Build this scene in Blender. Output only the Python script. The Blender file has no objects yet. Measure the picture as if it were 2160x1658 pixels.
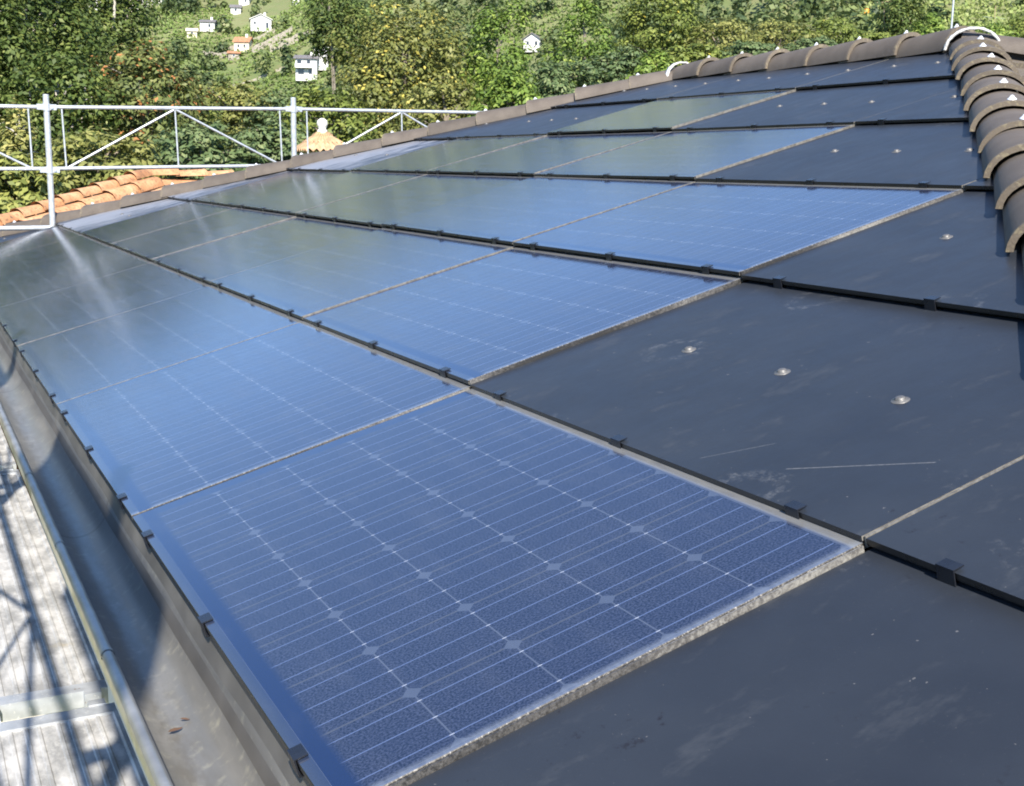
import bpy, bmesh, math, random
import numpy as np
from mathutils import Vector, Matrix

C = bpy.context.scene.collection
R = math.radians
scene = bpy.context.scene

# ------------------------------------------------------------------ camera, sky, sun, exposure
CAM = (-0.39716, -1.20166, 0.72557)
RIGHT = Vector((0.89058, -0.45451, 0.01695))
DOWN = Vector((-0.06864, -0.17116, -0.98285))
FWD = Vector((0.44962, 0.87414, -0.18363))
cam = bpy.data.objects.new('camera', bpy.data.cameras.new('camera'))
C.objects.link(cam)
M = Matrix((RIGHT, -DOWN, -FWD)).transposed().to_4x4()
M.translation = CAM
cam.matrix_world = M
cam.data.sensor_width = 36
cam.data.lens = 42.02
cam.data.clip_start = .02
cam.data.clip_end = 5000
scene.camera = cam

SUN_AZ, SUN_EL = 198.0, 40.0        # clockwise from +Y
world = bpy.data.worlds.new('World')
scene.world = world
world.use_nodes = True
wn = world.node_tree
sky = wn.nodes.new('ShaderNodeTexSky')
sky.sky_type = 'NISHITA'
sky.sun_disc = False
sky.sun_elevation = R(SUN_EL)
sky.sun_rotation = R(SUN_AZ)
sky.altitude = 1500
sky.air_density = 1.0
sky.dust_density = 0.0
sky.ozone_density = 4.0
wn.links.new(sky.outputs[0], wn.nodes['Background'].inputs[0])
wn.nodes['Background'].inputs[1].default_value = .15

sun = bpy.data.objects.new('sun', bpy.data.lights.new('sun', 'SUN'))
C.objects.link(sun)
sun.data.energy = 5.0
sun.data.angle = R(.53)
sun.data.color = (1, .93, .82)
sd = Vector((math.sin(R(SUN_AZ)) * math.cos(R(SUN_EL)), math.cos(R(SUN_AZ)) * math.cos(R(SUN_EL)), math.sin(R(SUN_EL))))
sun.rotation_euler = (-sd).to_track_quat('-Z', 'Y').to_euler()
sun.location = sd * 40
scene.view_settings.view_transform = 'Standard'
scene.view_settings.look = 'None'
scene.view_settings.exposure = 1.1
scene.view_settings.gamma = 1
scene.render.engine = 'CYCLES'
scene.cycles.max_bounces = 6
scene.cycles.transparent_max_bounces = 8
scene.cycles.use_denoising = True
scene.cycles.filter_width = 1.9

# ------------------------------------------------------------------ helpers
def tag(o, label=None, cat=None, group=None, kind=None):
    if label: o['label'] = label
    if cat: o['category'] = cat
    if group: o['group'] = group
    if kind: o['kind'] = kind
    return o

def empty(name, loc=(0, 0, 0), rot=(0, 0, 0)):
    o = bpy.data.objects.new(name, None)
    C.objects.link(o)
    o.empty_display_size = .1
    o.location = loc
    o.rotation_euler = rot
    return o

def copy_tree(o, parent=None):
    c = o.copy()
    C.objects.link(c)
    c.parent = parent
    for ch in [x for x in o.children]:
        copy_tree(ch, c)
    return c

class MB:
    """collects vertices and faces of one mesh"""
    def __init__(s):
        s.v, s.f, s.m, s.sm = [], [], [], []
    def add(s, vs, fs, mi=0, smooth=False):
        k = len(s.v)
        s.v += [tuple(v) for v in vs]
        for f in fs:
            s.f.append([i + k for i in f]); s.m.append(mi); s.sm.append(smooth)
    def box(s, lo, hi, mi=0, mat=None):
        (a, b, c), (d, e, f) = lo, hi
        vs = [(a, b, c), (d, b, c), (d, e, c), (a, e, c), (a, b, f), (d, b, f), (d, e, f), (a, e, f)]
        if mat is not None: vs = [mat @ Vector(v) for v in vs]
        s.add(vs, [(0, 3, 2, 1), (4, 5, 6, 7), (0, 1, 5, 4), (1, 2, 6, 5), (2, 3, 7, 6), (3, 0, 4, 7)], mi)
    def tube(s, p0, p1, r0, r1=None, n=10, mi=0, caps=True):
        r1 = r0 if r1 is None else r1
        p0, p1 = Vector(p0), Vector(p1)
        d = (p1 - p0).normalized()
        a = d.orthogonal().normalized(); b = d.cross(a)
        vs = []
        for p, r in ((p0, r0), (p1, r1)):
            for i in range(n):
                t = 2 * math.pi * i / n
                vs.append(p + (a * math.cos(t) + b * math.sin(t)) * r)
        fs = [(i, (i + 1) % n, n + (i + 1) % n, n + i) for i in range(n)]
        s.add(vs, fs, mi, True)
        if caps:
            s.add(vs[:n], [tuple(range(n))[::-1]], mi); s.add(vs[n:], [tuple(range(n))], mi)
    def path(s, pts, rad, n=8, mi=0):
        for (p, q), (r0, r1) in zip(zip(pts, pts[1:]), zip(rad, rad[1:])):
            s.tube(p, q, r0, r1, n, mi)
    def lathe(s, prof, c=(0, 0, 0), n=16, mi=0, smooth=True):
        vs = []
        for r, z in prof:
            for i in range(n):
                t = 2 * math.pi * i / n
                vs.append((c[0] + r * math.cos(t), c[1] + r * math.sin(t), c[2] + z))
        fs = []
        for k in range(len(prof) - 1):
            for i in range(n):
                j = (i + 1) % n
                fs.append((k * n + i, k * n + j, (k + 1) * n + j, (k + 1) * n + i))
        s.add(vs, fs, mi, smooth)
    def prism(s, poly, z0, z1, mi_top=0, mi_side=0):
        n = len(poly)
        vs = [(x, y, z0) for x, y in poly] + [(x, y, z1) for x, y in poly]
        s.add(vs, [tuple(range(n))[::-1]], mi_side)
        s.add(vs, [tuple(range(n, 2 * n))], mi_top)
        for i in range(n):
            j = (i + 1) % n
            s.add([vs[i], vs[j], vs[n + j], vs[n + i]], [(0, 1, 2, 3)], mi_side)
    def mesh(s, name, mats):
        me = bpy.data.meshes.new(name)
        me.from_pydata(s.v, [], s.f)
        for m in (mats if isinstance(mats, (list, tuple)) else [mats]): me.materials.append(m)
        me.polygons.foreach_set('material_index', s.m)
        me.polygons.foreach_set('use_smooth', s.sm)
        me.update()
        return me
    def build(s, name, mats, parent=None, loc=None):
        o = bpy.data.objects.new(name, s.mesh(name, mats))
        C.objects.link(o)
        o.parent = parent
        if loc is not None: o.location = loc
        return o

def bevel(o, w, seg=2):
    bm = bmesh.new(); bm.from_mesh(o.data)
    bmesh.ops.remove_doubles(bm, verts=bm.verts, dist=1e-5)
    bmesh.ops.bevel(bm, geom=bm.edges[:], offset=w, segments=seg, affect='EDGES', profile=.6)
    bm.to_mesh(o.data); bm.free()

# ------------------------------------------------------------------ materials
class NT:
    def __init__(s, name):
        s.mat = bpy.data.materials.new(name)
        s.mat.use_nodes = True
        s.t = s.mat.node_tree
        s.b = s.t.nodes['Principled BSDF']
        s._o = None
    def new(s, t): return s.t.nodes.new(t)
    def put(s, sock, v):
        if hasattr(v, 'is_output') or isinstance(v, bpy.types.NodeSocket): s.t.links.new(v, sock)
        elif isinstance(v, (tuple, list)) and len(v) == 3 and sock.type == 'RGBA': sock.default_value = (*v, 1)
        else: sock.default_value = v
    def m(s, op, a, b=0.0, c=0.0, clamp=False):
        n = s.new('ShaderNodeMath'); n.operation = op; n.use_clamp = clamp
        s.put(n.inputs[0], a); s.put(n.inputs[1], b); s.put(n.inputs[2], c)
        return n.outputs[0]
    def lt(s, a, b): return s.m('LESS_THAN', a, b)
    def gt(s, a, b): return s.m('GREATER_THAN', a, b)
    def mul(s, a, b): return s.m('MULTIPLY', a, b)
    def mx(s, a, b): return s.m('MAXIMUM', a, b)
    def rng(s, v, a, b, c=0.0, d=1.0):
        n = s.new('ShaderNodeMapRange')
        s.put(n.inputs[0], v)
        for i, q in enumerate((a, b, c, d)): s.put(n.inputs[i + 1], q)
        return n.outputs[0]
    def mix(s, fac, a, b):
        n = s.new('ShaderNodeMix'); n.data_type = 'RGBA'
        s.put(n.inputs[0], fac); s.put(n.inputs[6], a); s.put(n.inputs[7], b)
        return n.outputs[2]
    def obj(s):
        if s._o is None: s._o = s.new('ShaderNodeTexCoord').outputs['Object']
        return s._o
    def pos(s): return s.new('ShaderNodeNewGeometry').outputs['Position']
    def sep(s, v):
        n = s.new('ShaderNodeSeparateXYZ'); s.put(n.inputs[0], v); return n.outputs
    def scaled(s, v, sc, off=None):
        n = s.new('ShaderNodeMapping'); s.put(n.inputs[0], v); n.inputs['Scale'].default_value = sc
        if off is not None: s.put(n.inputs['Location'], off)
        return n.outputs[0]
    def noise(s, v, scale, detail=3, rough=.55, color=False):
        n = s.new('ShaderNodeTexNoise'); s.put(n.inputs['Vector'], v)
        n.inputs['Scale'].default_value = scale; n.inputs['Detail'].default_value = detail; n.inputs['Roughness'].default_value = rough
        return n.outputs[1 if color else 0]
    def rand(s): return s.new('ShaderNodeObjectInfo').outputs['Random']
    def attr(s, name):
        n = s.new('ShaderNodeAttribute'); n.attribute_name = name; return n.outputs['Fac']
    def ramp(s, v, stops):
        n = s.new('ShaderNodeValToRGB'); s.put(n.inputs[0], v)
        e = n.color_ramp.elements
        while len(e) < len(stops): e.new(.5)
        for k, (p, c) in zip(e, stops): k.position = p; k.color = (*c, 1)
        return n.outputs[0]
    def bump(s, h, strength=.3, dist=.01):
        n = s.new('ShaderNodeBump'); s.put(n.inputs['Height'], h)
        n.inputs['Strength'].default_value = strength; n.inputs['Distance'].default_value = dist
        s.t.links.new(n.outputs[0], s.b.inputs['Normal'])
    def set(s, **k):
        names = dict(color='Base Color', rough='Roughness', metal='Metallic', ior='IOR', spec='Specular IOR Level', coat='Coat Weight', coatr='Coat Roughness')
        for q, v in k.items(): s.put(s.b.inputs[names[q]], v)
        return s.mat

def simple(name, col, rough=.6, metal=0, var=.25, scale=12, bump=0, world_space=False, bscale=60):
    n = NT(name)
    v = n.pos() if world_space else n.obj()
    f = n.noise(v, scale, 5)
    c = n.mix(n.rng(f, .3, .7), tuple(q * (1 - var) for q in col), tuple(min(1, q * (1 + var)) for q in col))
    if bump: n.bump(n.noise(v, bscale, 3), bump, .01)
    return n.set(color=c, rough=n.rng(f, .2, .8, max(.03, rough - .1), min(1, rough + .1)), metal=metal)

def panel_material():
    n = NT('solar_cells')
    x, y, z = n.sep(n.obj())
    cu = n.m('DIVIDE', n.m('SUBTRACT', y, .011), .155)
    cv = n.m('DIVIDE', n.m('SUBTRACT', x, .0175), .1545)
    fu, fv = n.m('FRACT', cu), n.m('FRACT', cv)
    du = n.mul(n.m('MINIMUM', fu, n.m('SUBTRACT', 1.0, fu)), .155)
    dv = n.mul(n.m('MINIMUM', fv, n.m('SUBTRACT', 1.0, fv)), .1545)
    inside = n.mul(n.mul(n.gt(cu, 0.0), n.lt(cu, 8.0)), n.mul(n.gt(cv, 0.0), n.lt(cv, 5.0)))
    diamond = n.lt(n.m('ADD', du, dv), .0150)
    gapu = n.lt(du, .0018)
    gapv = n.lt(dv, .0012)
    r2 = n.m('ABSOLUTE', n.m('SUBTRACT', n.m('FRACT', n.mul(cu, 3.0)), .5))
    rib = n.mul(n.lt(n.mul(r2, .0517), .0009), n.mul(n.gt(x, .034), n.lt(x, .786)))
    dot = n.mul(rib, n.lt(dv, .0035))
    grain = n.noise(n.obj(), 300, 1)
    big = n.noise(n.m('ADD', 0, 0) if False else n.obj(), 9, 3)
    cell = n.mix(n.rng(grain, .35, .68), (.002, .0035, .013), (.040, .048, .086))
    cell = n.mix(n.rng(big, .3, .7, 0, .35), cell, (.012, .018, .045))
    col = n.mix(gapu, cell, (.05, .055, .07))
    col = n.mix(gapv, col, (.06, .072, .105))
    col = n.mix(rib, col, (.088, .122, .23))
    col = n.mix(dot, col, (.32, .35, .42))
    col = n.mix(diamond, col, (.052, .064, .098))
    # margins outside the cells: clear border over grey backing, dusty towards the edges
    edge_e = n.rng(x, .0, .03, 1, 0)
    margin = n.mix(edge_e, (.010, .02, .06), (.03, .04, .065))
    col = n.mix(inside, margin, col)
    # pale dirt washed down along the top and near side of each sheet
    dn = n.noise(n.scaled(n.obj(), (30, 6, 6)), 3, 4)
    top = n.mul(n.rng(x, .789, .796, 0, 1), n.rng(dn, .2, .8, .6, 1))
    col = n.mix(n.mul(top, .9), col, (.19, .19, .182))
    side = n.mul(n.rng(y, .022, .0, 0, 1), n.rng(dn, .3, .7, .5, 1))
    col = n.mix(n.mul(side, .8), col, (.24, .27, .32))
    col = n.mix(n.mul(n.rng(x, .052, .040, 0, 1), n.gt(x, .018)), col, (.004, .012, .05))
    # thin smears of dust over the whole glass
    st = n.noise(n.scaled(n.obj(), (9, 2.2, 2.2), None), 2.2, 5, .6)
    col = n.mix(n.rng(st, .5, .85, 0, .08), col, (.2, .21, .23))
    rough = n.rng(st, .3, .8, .125, .175)
    n.bump(grain, .035, .002)
    return n.set(color=col, rough=rough, ior=1.95)

def blank_material(name, dusty, scratched=False):
    n = NT(name)
    off = n.new('ShaderNodeCombineXYZ'); rr = n.rand()
    n.put(off.inputs[0], n.mul(rr, 37.0)); n.put(off.inputs[1], n.mul(rr, 91.0))
    v = n.scaled(n.obj(), (1, 1, 1), off.outputs[0])
    x, y, z = n.sep(n.obj())
    big = n.noise(v, 3.2, 5)
    smear = n.noise(n.scaled(v, (4, 9, 1)), 1.4, 6, .7)
    spots = n.noise(v, 34, 4, .7)
    fine = n.noise(v, 300, 2)
    col = n.mix(n.rng(big, .3, .7), (.017, .0205, .028), (.025, .0295, .038))
    col = n.mix(n.rng(smear, .56, .78, 0, .17), col, (.16, .165, .17))
    col = n.mix(n.mul(n.rng(spots, .62, .70, 0, 1), n.rng(big, .50, .62, 0, .7)), col, (.010, .007, .008))
    col = n.mix(n.rng(fine, .70, .78, 0, .06), col, (.4, .4, .4))
    w1 = n.new('ShaderNodeTexVoronoi'); w1.feature = 'F1'; n.put(w1.inputs['Vector'], n.scaled(v, (1, 1, .001))); w1.inputs['Scale'].default_value = 2.6
    wd = n.m('ADD', w1.outputs['Distance'], n.mul(n.m('SUBTRACT', n.noise(v, 26, 4, .7), .5), .22))
    ring = n.mul(n.rng(n.m('ABSOLUTE', n.m('SUBTRACT', wd, .17)), .0, .05, 1, 0), n.rng(n.noise(v, 55, 4, .75), .48, .66, 0, .30))
    col = n.mix(ring, col, (.20, .20, .20))
    grit = n.noise(v, 95, 2, .5)
    col = n.mix(n.rng(grit, .755, .775, 0, .35), col, (.22, .21, .20))
    # hair-thin scuffs across the sheet
    if dusty:
        d = n.noise(n.scaled(v, (3, 16, 1)), 1.3, 5, .6)
        col = n.mix(n.rng(n.m('ADD', d, n.rng(y, 0, 1.0, -.12, .14)), .42, .54, .08, .85), col, (.25, .255, .28))
        return n.set(color=col, rough=.42, ior=1.5)
    if scratched:
        k = n.noise(n.scaled(n.obj(), (40, 40, 1)), 3, 3, .6)
        for a, sl, y0, y1, wd, st in ((.312, -.796, .094, .275, .0032, .42), (.798, -1.72, .375, .440, .0045, .22)):
            w = n.m('ABSOLUTE', n.m('SUBTRACT', n.m('ADD', n.mul(y, sl), a), x))
            sc = n.mul(n.rng(w, wd, 0, 0, 1), n.mul(n.mul(n.gt(y, y0), n.lt(y, y1)), n.rng(k, .3, .65, st * .4, st)))
            col = n.mix(sc, col, (.30, .295, .28))
    n.bump(fine, .03, .002)
    return n.set(color=col, rough=n.rng(smear, .3, .8, .38, .5), ior=1.36)

def sheet_edge_material():
    n = NT('sheet_edge')
    f = n.noise(n.obj(), 60, 3, .7)
    return n.set(color=n.mix(n.rng(f, .35, .65), (.075, .069, .06), (.18, .17, .15)), rough=.5)

def edge_material():
    n = NT('dirty_glass_edge')
    f = n.noise(n.obj(), 230, 3, .75)
    col = n.ramp(f, [(.42, (.018, .016, .014)), (.54, (.075, .07, .06)), (.68, (.34, .32, .29))])
    return n.set(color=col, rough=.5)

def gutter_material():
    n = NT('weathered_zinc')
    v = n.pos()
    a = n.noise(n.scaled(v, (9, 1.6, 9)), 2.2, 6, .6)
    b = n.noise(v, 40, 4, .6)
    col = n.mix(n.rng(a, .3, .72), (.135, .132, .122), (.205, .198, .182))
    col = n.mix(n.rng(b, .55, .8, 0, .5), col, (.42, .40, .30))
    col = n.mix(n.rng(b, .25, .40, .35, 0), col, (.10, .09, .08))
    x, y, z = n.sep(v)
    bed = n.mul(n.rng(n.m('ABSOLUTE', n.m('ADD', x, .066)), .012, .040, 1, 0), n.rng(n.noise(n.scaled(v, (14, 5, 14)), 3, 5, .65), .42, .6, 0, .75))
    col = n.mix(bed, col, (.13, .12, .10))
    seam = n.lt(n.m('FRACT', n.mul(n.m('ADD', y, 6.35), .5)), .006)
    col = n.mix(n.mul(seam, .7), col, (.07, .065, .06))
    return n.set(color=col, rough=n.rng(a, .3, .7, .28, .42), metal=.2, spec=.45)

def deck_material():
    n = NT('splattered_steel_deck')
    v = n.pos()
    a = n.noise(n.scaled(v, (7, 3.5, 7)), 2.2, 6, .66)
    b = n.noise(n.scaled(v, (34, 16, 34)), 1.6, 5, .7)
    col = n.mix(n.rng(a, .40, .60), (.27, .268, .26), (.52, .51, .49))
    col = n.mix(n.rng(b, .54, .70, 0, .5), col, (.58, .57, .545))
    col = n.mix(n.rng(n.noise(v, 7, 4), .66, .75, 0, .6), col, (.36, .31, .22))
    return n.set(color=col, rough=.55, metal=.1)

def tile_material():
    n = NT('brown_concrete_tile')
    off = n.new('ShaderNodeCombineXYZ'); rr = n.rand()
    n.put(off.inputs[0], n.mul(rr, 17.0)); n.put(off.inputs[1], n.mul(rr, 41.0))
    v = n.scaled(n.obj(), (1, 1, 1), off.outputs[0])
    a = n.noise(v, 9, 5)
    g = n.noise(v, 170, 3, .7)
    x, y, z = n.sep(n.obj())
    col = n.mix(n.rng(a, .3, .7), (.075, .060, .048), (.112, .092, .074))
    col = n.mix(n.rng(g, .58, .75, 0, .5), col, (.16, .135, .11))
    rim = n.rng(y, .012, .004, 0, 1)
    lich = n.rng(n.noise(v, 60, 3), .56, .62, 0, .8)
    col = n.mix(n.mul(rim, .35), col, (.17, .135, .09))
    col = n.mix(n.mul(n.rng(y, .03, .0, 0, 1), n.mul(lich, .25)), col, (.42, .36, .20))
    n.bump(g, .35, .004)
    hue = n.rng(rr, 0, 1, .85, 1.15)
    col2 = n.new('ShaderNodeMix'); col2.data_type = 'RGBA'; col2.blend_type = 'MULTIPLY'; col2.inputs[0].default_value = 1
    n.put(col2.inputs[6], col)
    cc = n.new('ShaderNodeCombineColor'); [n.put(cc.inputs[i], hue) for i in range(3)]
    n.put(col2.inputs[7], cc.outputs[0])
    return n.set(color=col2.outputs[2], rough=.75)

def seam_material():
    n = NT('gritty_lit_seam')
    v = n.pos()
    f = n.noise(v, 170, 3, .75)
    b = n.noise(v, 1.7, 3)  # broad noise paints lit and dark stretches along the gritty seam
    col = n.ramp(n.m('ADD', n.mul(f, .6), n.rng(b, .35, .65, -.08, .36)), [(.30, (.022, .021, .020)), (.48, (.09, .085, .08)), (.70, (.27, .26, .235))])
    return n.set(color=col, rough=.55)

def galv_material():
    n = NT('galvanised_tube')
    v = n.pos()
    a, b = n.noise(v, 26, 4), n.noise(v, 70, 3, .7)
    col = n.mix(n.rng(a, .3, .7), (.40, .42, .44), (.54, .56, .58))
    col = n.mix(n.rng(b, .62, .70, 0, .7), col, (.74, .73, .70))
    col = n.mix(n.rng(n.noise(v, 45, 4, .6), .66, .74, 0, .7), col, (.22, .12, .06))
    return n.set(color=col, rough=n.rng(a, .3, .7, .34, .5), metal=.45)

def clay_material():
    n = NT('orange_clay_tile')
    v = n.pos()
    a = n.noise(v, 3.5, 6, .65)
    b = n.noise(v, 30, 4)
    col = n.ramp(a, [(.3, (.26, .12, .055)), (.5, (.46, .235, .11)), (.7, (.56, .34, .19))])
    col = n.mix(n.rng(b, .52, .70, 0, .75), col, (.09, .06, .04))
    n.bump(b, .3, .01)
    return n.set(color=col, rough=.85)

def leaf_material(name, stops, trans=.25):
    n = NT(name)
    t = n.attr('tint')
    col = n.ramp(t, stops)
    out = n.t.nodes['Material Output']
    n.set(color=col, rough=.55, spec=.3)
    tr = n.new('ShaderNodeBsdfTranslucent'); n.put(tr.inputs[0], col)
    mixn = n.new('ShaderNodeMixShader'); mixn.inputs[0].default_value = trans
    n.t.links.new(n.b.outputs[0], mixn.inputs[1]); n.t.links.new(tr.outputs[0], mixn.inputs[2])
    n.t.links.new(mixn.outputs[0], out.inputs[0])
    return n.mat

def terrain_material():
    n = NT('hillside_ground')
    v = n.pos()
    a = n.noise(v, .02, 6, .6)
    b = n.noise(v, .35, 5, .65)
    col = n.mix(n.rng(a, .38, .62), (.100, .135, .042), (.165, .180, .072))
    col = n.mix(n.rng(b, .45, .7, 0, .7), col, (.17, .15, .075))
    col = n.mix(n.rng(b, .25, .4, .5, 0), col, (.06, .085, .028))
    n.bump(b, .6, .5)
    return n.set(color=col, rough=.95)

MT = dict(
    pv=panel_material(), blank=blank_material('dark_blank_sheet', False), dusty=blank_material('dusty_blank_sheet', True), scuffed=blank_material('scuffed_blank_sheet', False, True),
    edge=edge_material(), sedge=sheet_edge_material(), seam=seam_material(), black=simple('black_edge', (.012, .012, .013), .3), hook=simple('black_hook', (.016, .018, .024), .28, .3),
    gutter=gutter_material(), flash=simple('dark_flashing', (.16, .15, .135), .5, .5, .3, 5), deck=deck_material(), tile=tile_material(),
    mortar=simple('white_mortar', (.52, .51, .49), .9, 0, .15, 40, .4), clip=simple('bare_aluminium', (.75, .76, .78), .4, .3, .05),
    screw=simple('dull_screw', (.13, .125, .12), .45, .3, .2, 200), galv=galv_material(),
    clay=clay_material(), tan=simple('faded_clay', (.42, .27, .15), .9, 0, .35, 8, .4), plaster=simple('white_plaster', (.58, .565, .53), .9, 0, .08, 2, 0), cream=simple('cream_plaster', (.62, .55, .42), .9, 0, .1, 2),
    stone=simple('field_stone', (.28, .25, .20), .95, 0, .4, 3, .6, False, 4), membrane=simple('roof_membrane', (.03, .03, .032), .8),
    wood=simple('weathered_wood', (.30, .22, .14), .8, 0, .3, 6), glass=simple('window_pane', (.03, .035, .045), .1), slate=simple('grey_roof', (.14, .13, .13), .8, 0, .3, 2),
    roofred=simple('red_roof', (.36, .17, .09), .85, 0, .3, 2), bark=simple('bark', (.20, .17, .13), .9, 0, .35, 9, .6), birch=simple('pale_bark', (.50, .46, .40), .8, 0, .35, 8),
    ground=terrain_material(), orange=simple('orange_plastic', (.75, .30, .03), .5), leafbrown=simple('dry_leaf', (.11, .065, .04), .7), ply=simple('plywood', (.38, .28, .17), .7, 0, .2, 4),
    grey=simple('drip_strip', (.5, .5, .5), .5),
)
G = dict(
    dark=[(0, (.022, .042, .009)), (.5, (.078, .115, .024)), (.8, (.16, .195, .048)), (1, (.26, .28, .08))],
    green=[(0, (0.052, 0.076, 0.016)), (.5, (0.150, 0.189, 0.037)), (.97, (0.286, 0.305, 0.075)), (1, (0.676, 0.512, 0.069))],
    maple=[(0, (0.049, 0.085, 0.015)), (.5, (0.137, 0.210, 0.034)), (1, (0.312, 0.378, 0.081))],
    olive=[(0, (0.058, 0.073, 0.020)), (.5, (0.176, 0.189, 0.048)), (1, (0.364, 0.342, 0.115))],
    bluish=[(0, (0.034, 0.063, 0.025)), (.5, (0.111, 0.159, 0.060)), (1, (0.234, 0.268, 0.115))],
    rust=[(0, (0.046, 0.067, 0.020)), (.5, (0.137, 0.165, 0.046)), (.80, (0.247, 0.244, 0.086)), (.86, (0.325, 0.146, 0.052)), (1, (0.442, 0.195, 0.069))],
    birch=[(0, (0.091, 0.110, 0.030)), (.5, (0.260, 0.256, 0.075)), (1, (0.494, 0.439, 0.161))],
    pale=[(0, (0.078, 0.104, 0.028)), (.5, (0.221, 0.244, 0.060)), (1, (0.468, 0.427, 0.138))],
    yellow=[(0, (.052, .068, .017)), (.5, (.150, .165, .040)), (.86, (.27, .26, .075)), (.90, (.40, .34, .07)), (1, (.55, .46, .10))],
)
LEAF = {k: leaf_material(k + '_leaves', s) for k, s in G.items()}

# ------------------------------------------------------------------ terrain
def smooth(a, b, t):
    t = min(1.0, max(0.0, (t - a) / (b - a)))
    return t * t * (3 - 2 * t)

def lerp_table(tab, q):
    if q <= tab[0][0]: return tab[0][1]
    for (a, va), (b, vb) in zip(tab, tab[1:]):
        if q <= b: return va + (vb - va) * smooth(a, b, q)
    return tab[-1][1]

FOOT = [(-180, 420), (-90, 420), (-40, 320), (0, 270), (13, 235), (20, 205), (30, 160), (45, 125), (60, 125), (90, 220), (140, 420), (180, 420)]
CREST = [(-180, .07), (-90, .08), (-40, .17), (0, .205), (9, .209), (14, .258), (25, .272), (31, .310), (60, .32), (90, .2), (140, .07), (180, .07)]

def ground_z(x, y):
    r = math.hypot(x, y); az = math.degrees(math.atan2(x, y))
    foot = lerp_table(FOOT, az); crest = lerp_table(CREST, az)
    z = -6.0 - 5.0 * smooth(14, 70, r)
    if r > foot - 25:
        d = r - foot
        rise = d if d > 25 else (d + 25) ** 2 / 100.0
        z += .4 * rise + .22 * max(0.0, r - 430)
        z += (2.2 * math.sin(x * .035 + 1.3) * math.sin(y * .031) + 1.2 * math.sin(x * .083 + y * .06)) * smooth(0, 80, d)
    lim = crest * r
    if z > lim - 12:
        z = lim - 12 * math.exp(-(z - lim + 12) / 12.0)
    return z

def build_terrain():
    rs = [0, 6, 12, 20, 30, 42, 56, 70, 85] + [100 + 8 * i for i in range(60)] + [600 + 25 * i for i in range(9)] + [850, 900]
    az = [a * 2.0 for a in range(-90, -10)] + [-20 + .75 * i for i in range(120)] + [70 + 2.5 * i for i in range(44)]
    vs, fs = [], []
    na = len(az)
    for r in rs:
        for a in az:
            x, y = r * math.sin(R(a)), r * math.cos(R(a))
            vs.append((x, y, ground_z(x, y)))
    for i in range(len(rs) - 1):
        for j in range(na):
            k = (j + 1) % na
            fs.append((i * na + j, i * na + k, (i + 1) * na + k, (i + 1) * na + j))
    m = MB(); m.add(vs, fs, 0, True)
    o = m.build('hillside', MT['ground'])
    bm = bmesh.new(); bm.from_mesh(o.data)
    bmesh.ops.remove_doubles(bm, verts=bm.verts, dist=.001)
    bmesh.ops.recalc_face_normals(bm, faces=bm.faces)
    bm.to_mesh(o.data); bm.free()
    o.data.polygons.foreach_set('use_smooth', [True] * len(o.data.polygons))
    tag(o, kind='structure')
build_terrain()

# ------------------------------------------------------------------ the roof frame: X up-slope (plan), Y along the eave, Z up
S = R(17.0)
cS, sS = math.cos(S), math.sin(S)
ROW, COL = .8102, 1.3
def P(u, v, n=0.0):
    return Vector((v * cS - n * sS, u, v * sS + n * cS))
RIDGE_X = 4.85 * cS
AX0 = 1.345                                     # near hip axis: X = cS*Y + AX0
APEX_Y = (RIDGE_X - AX0) / cS
FAR0, FARK = 10.24, .905                        # far hip axis: Y = FAR0 - FARK*X
APEX2_Y = FAR0 - FARK * RIDGE_X

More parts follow.
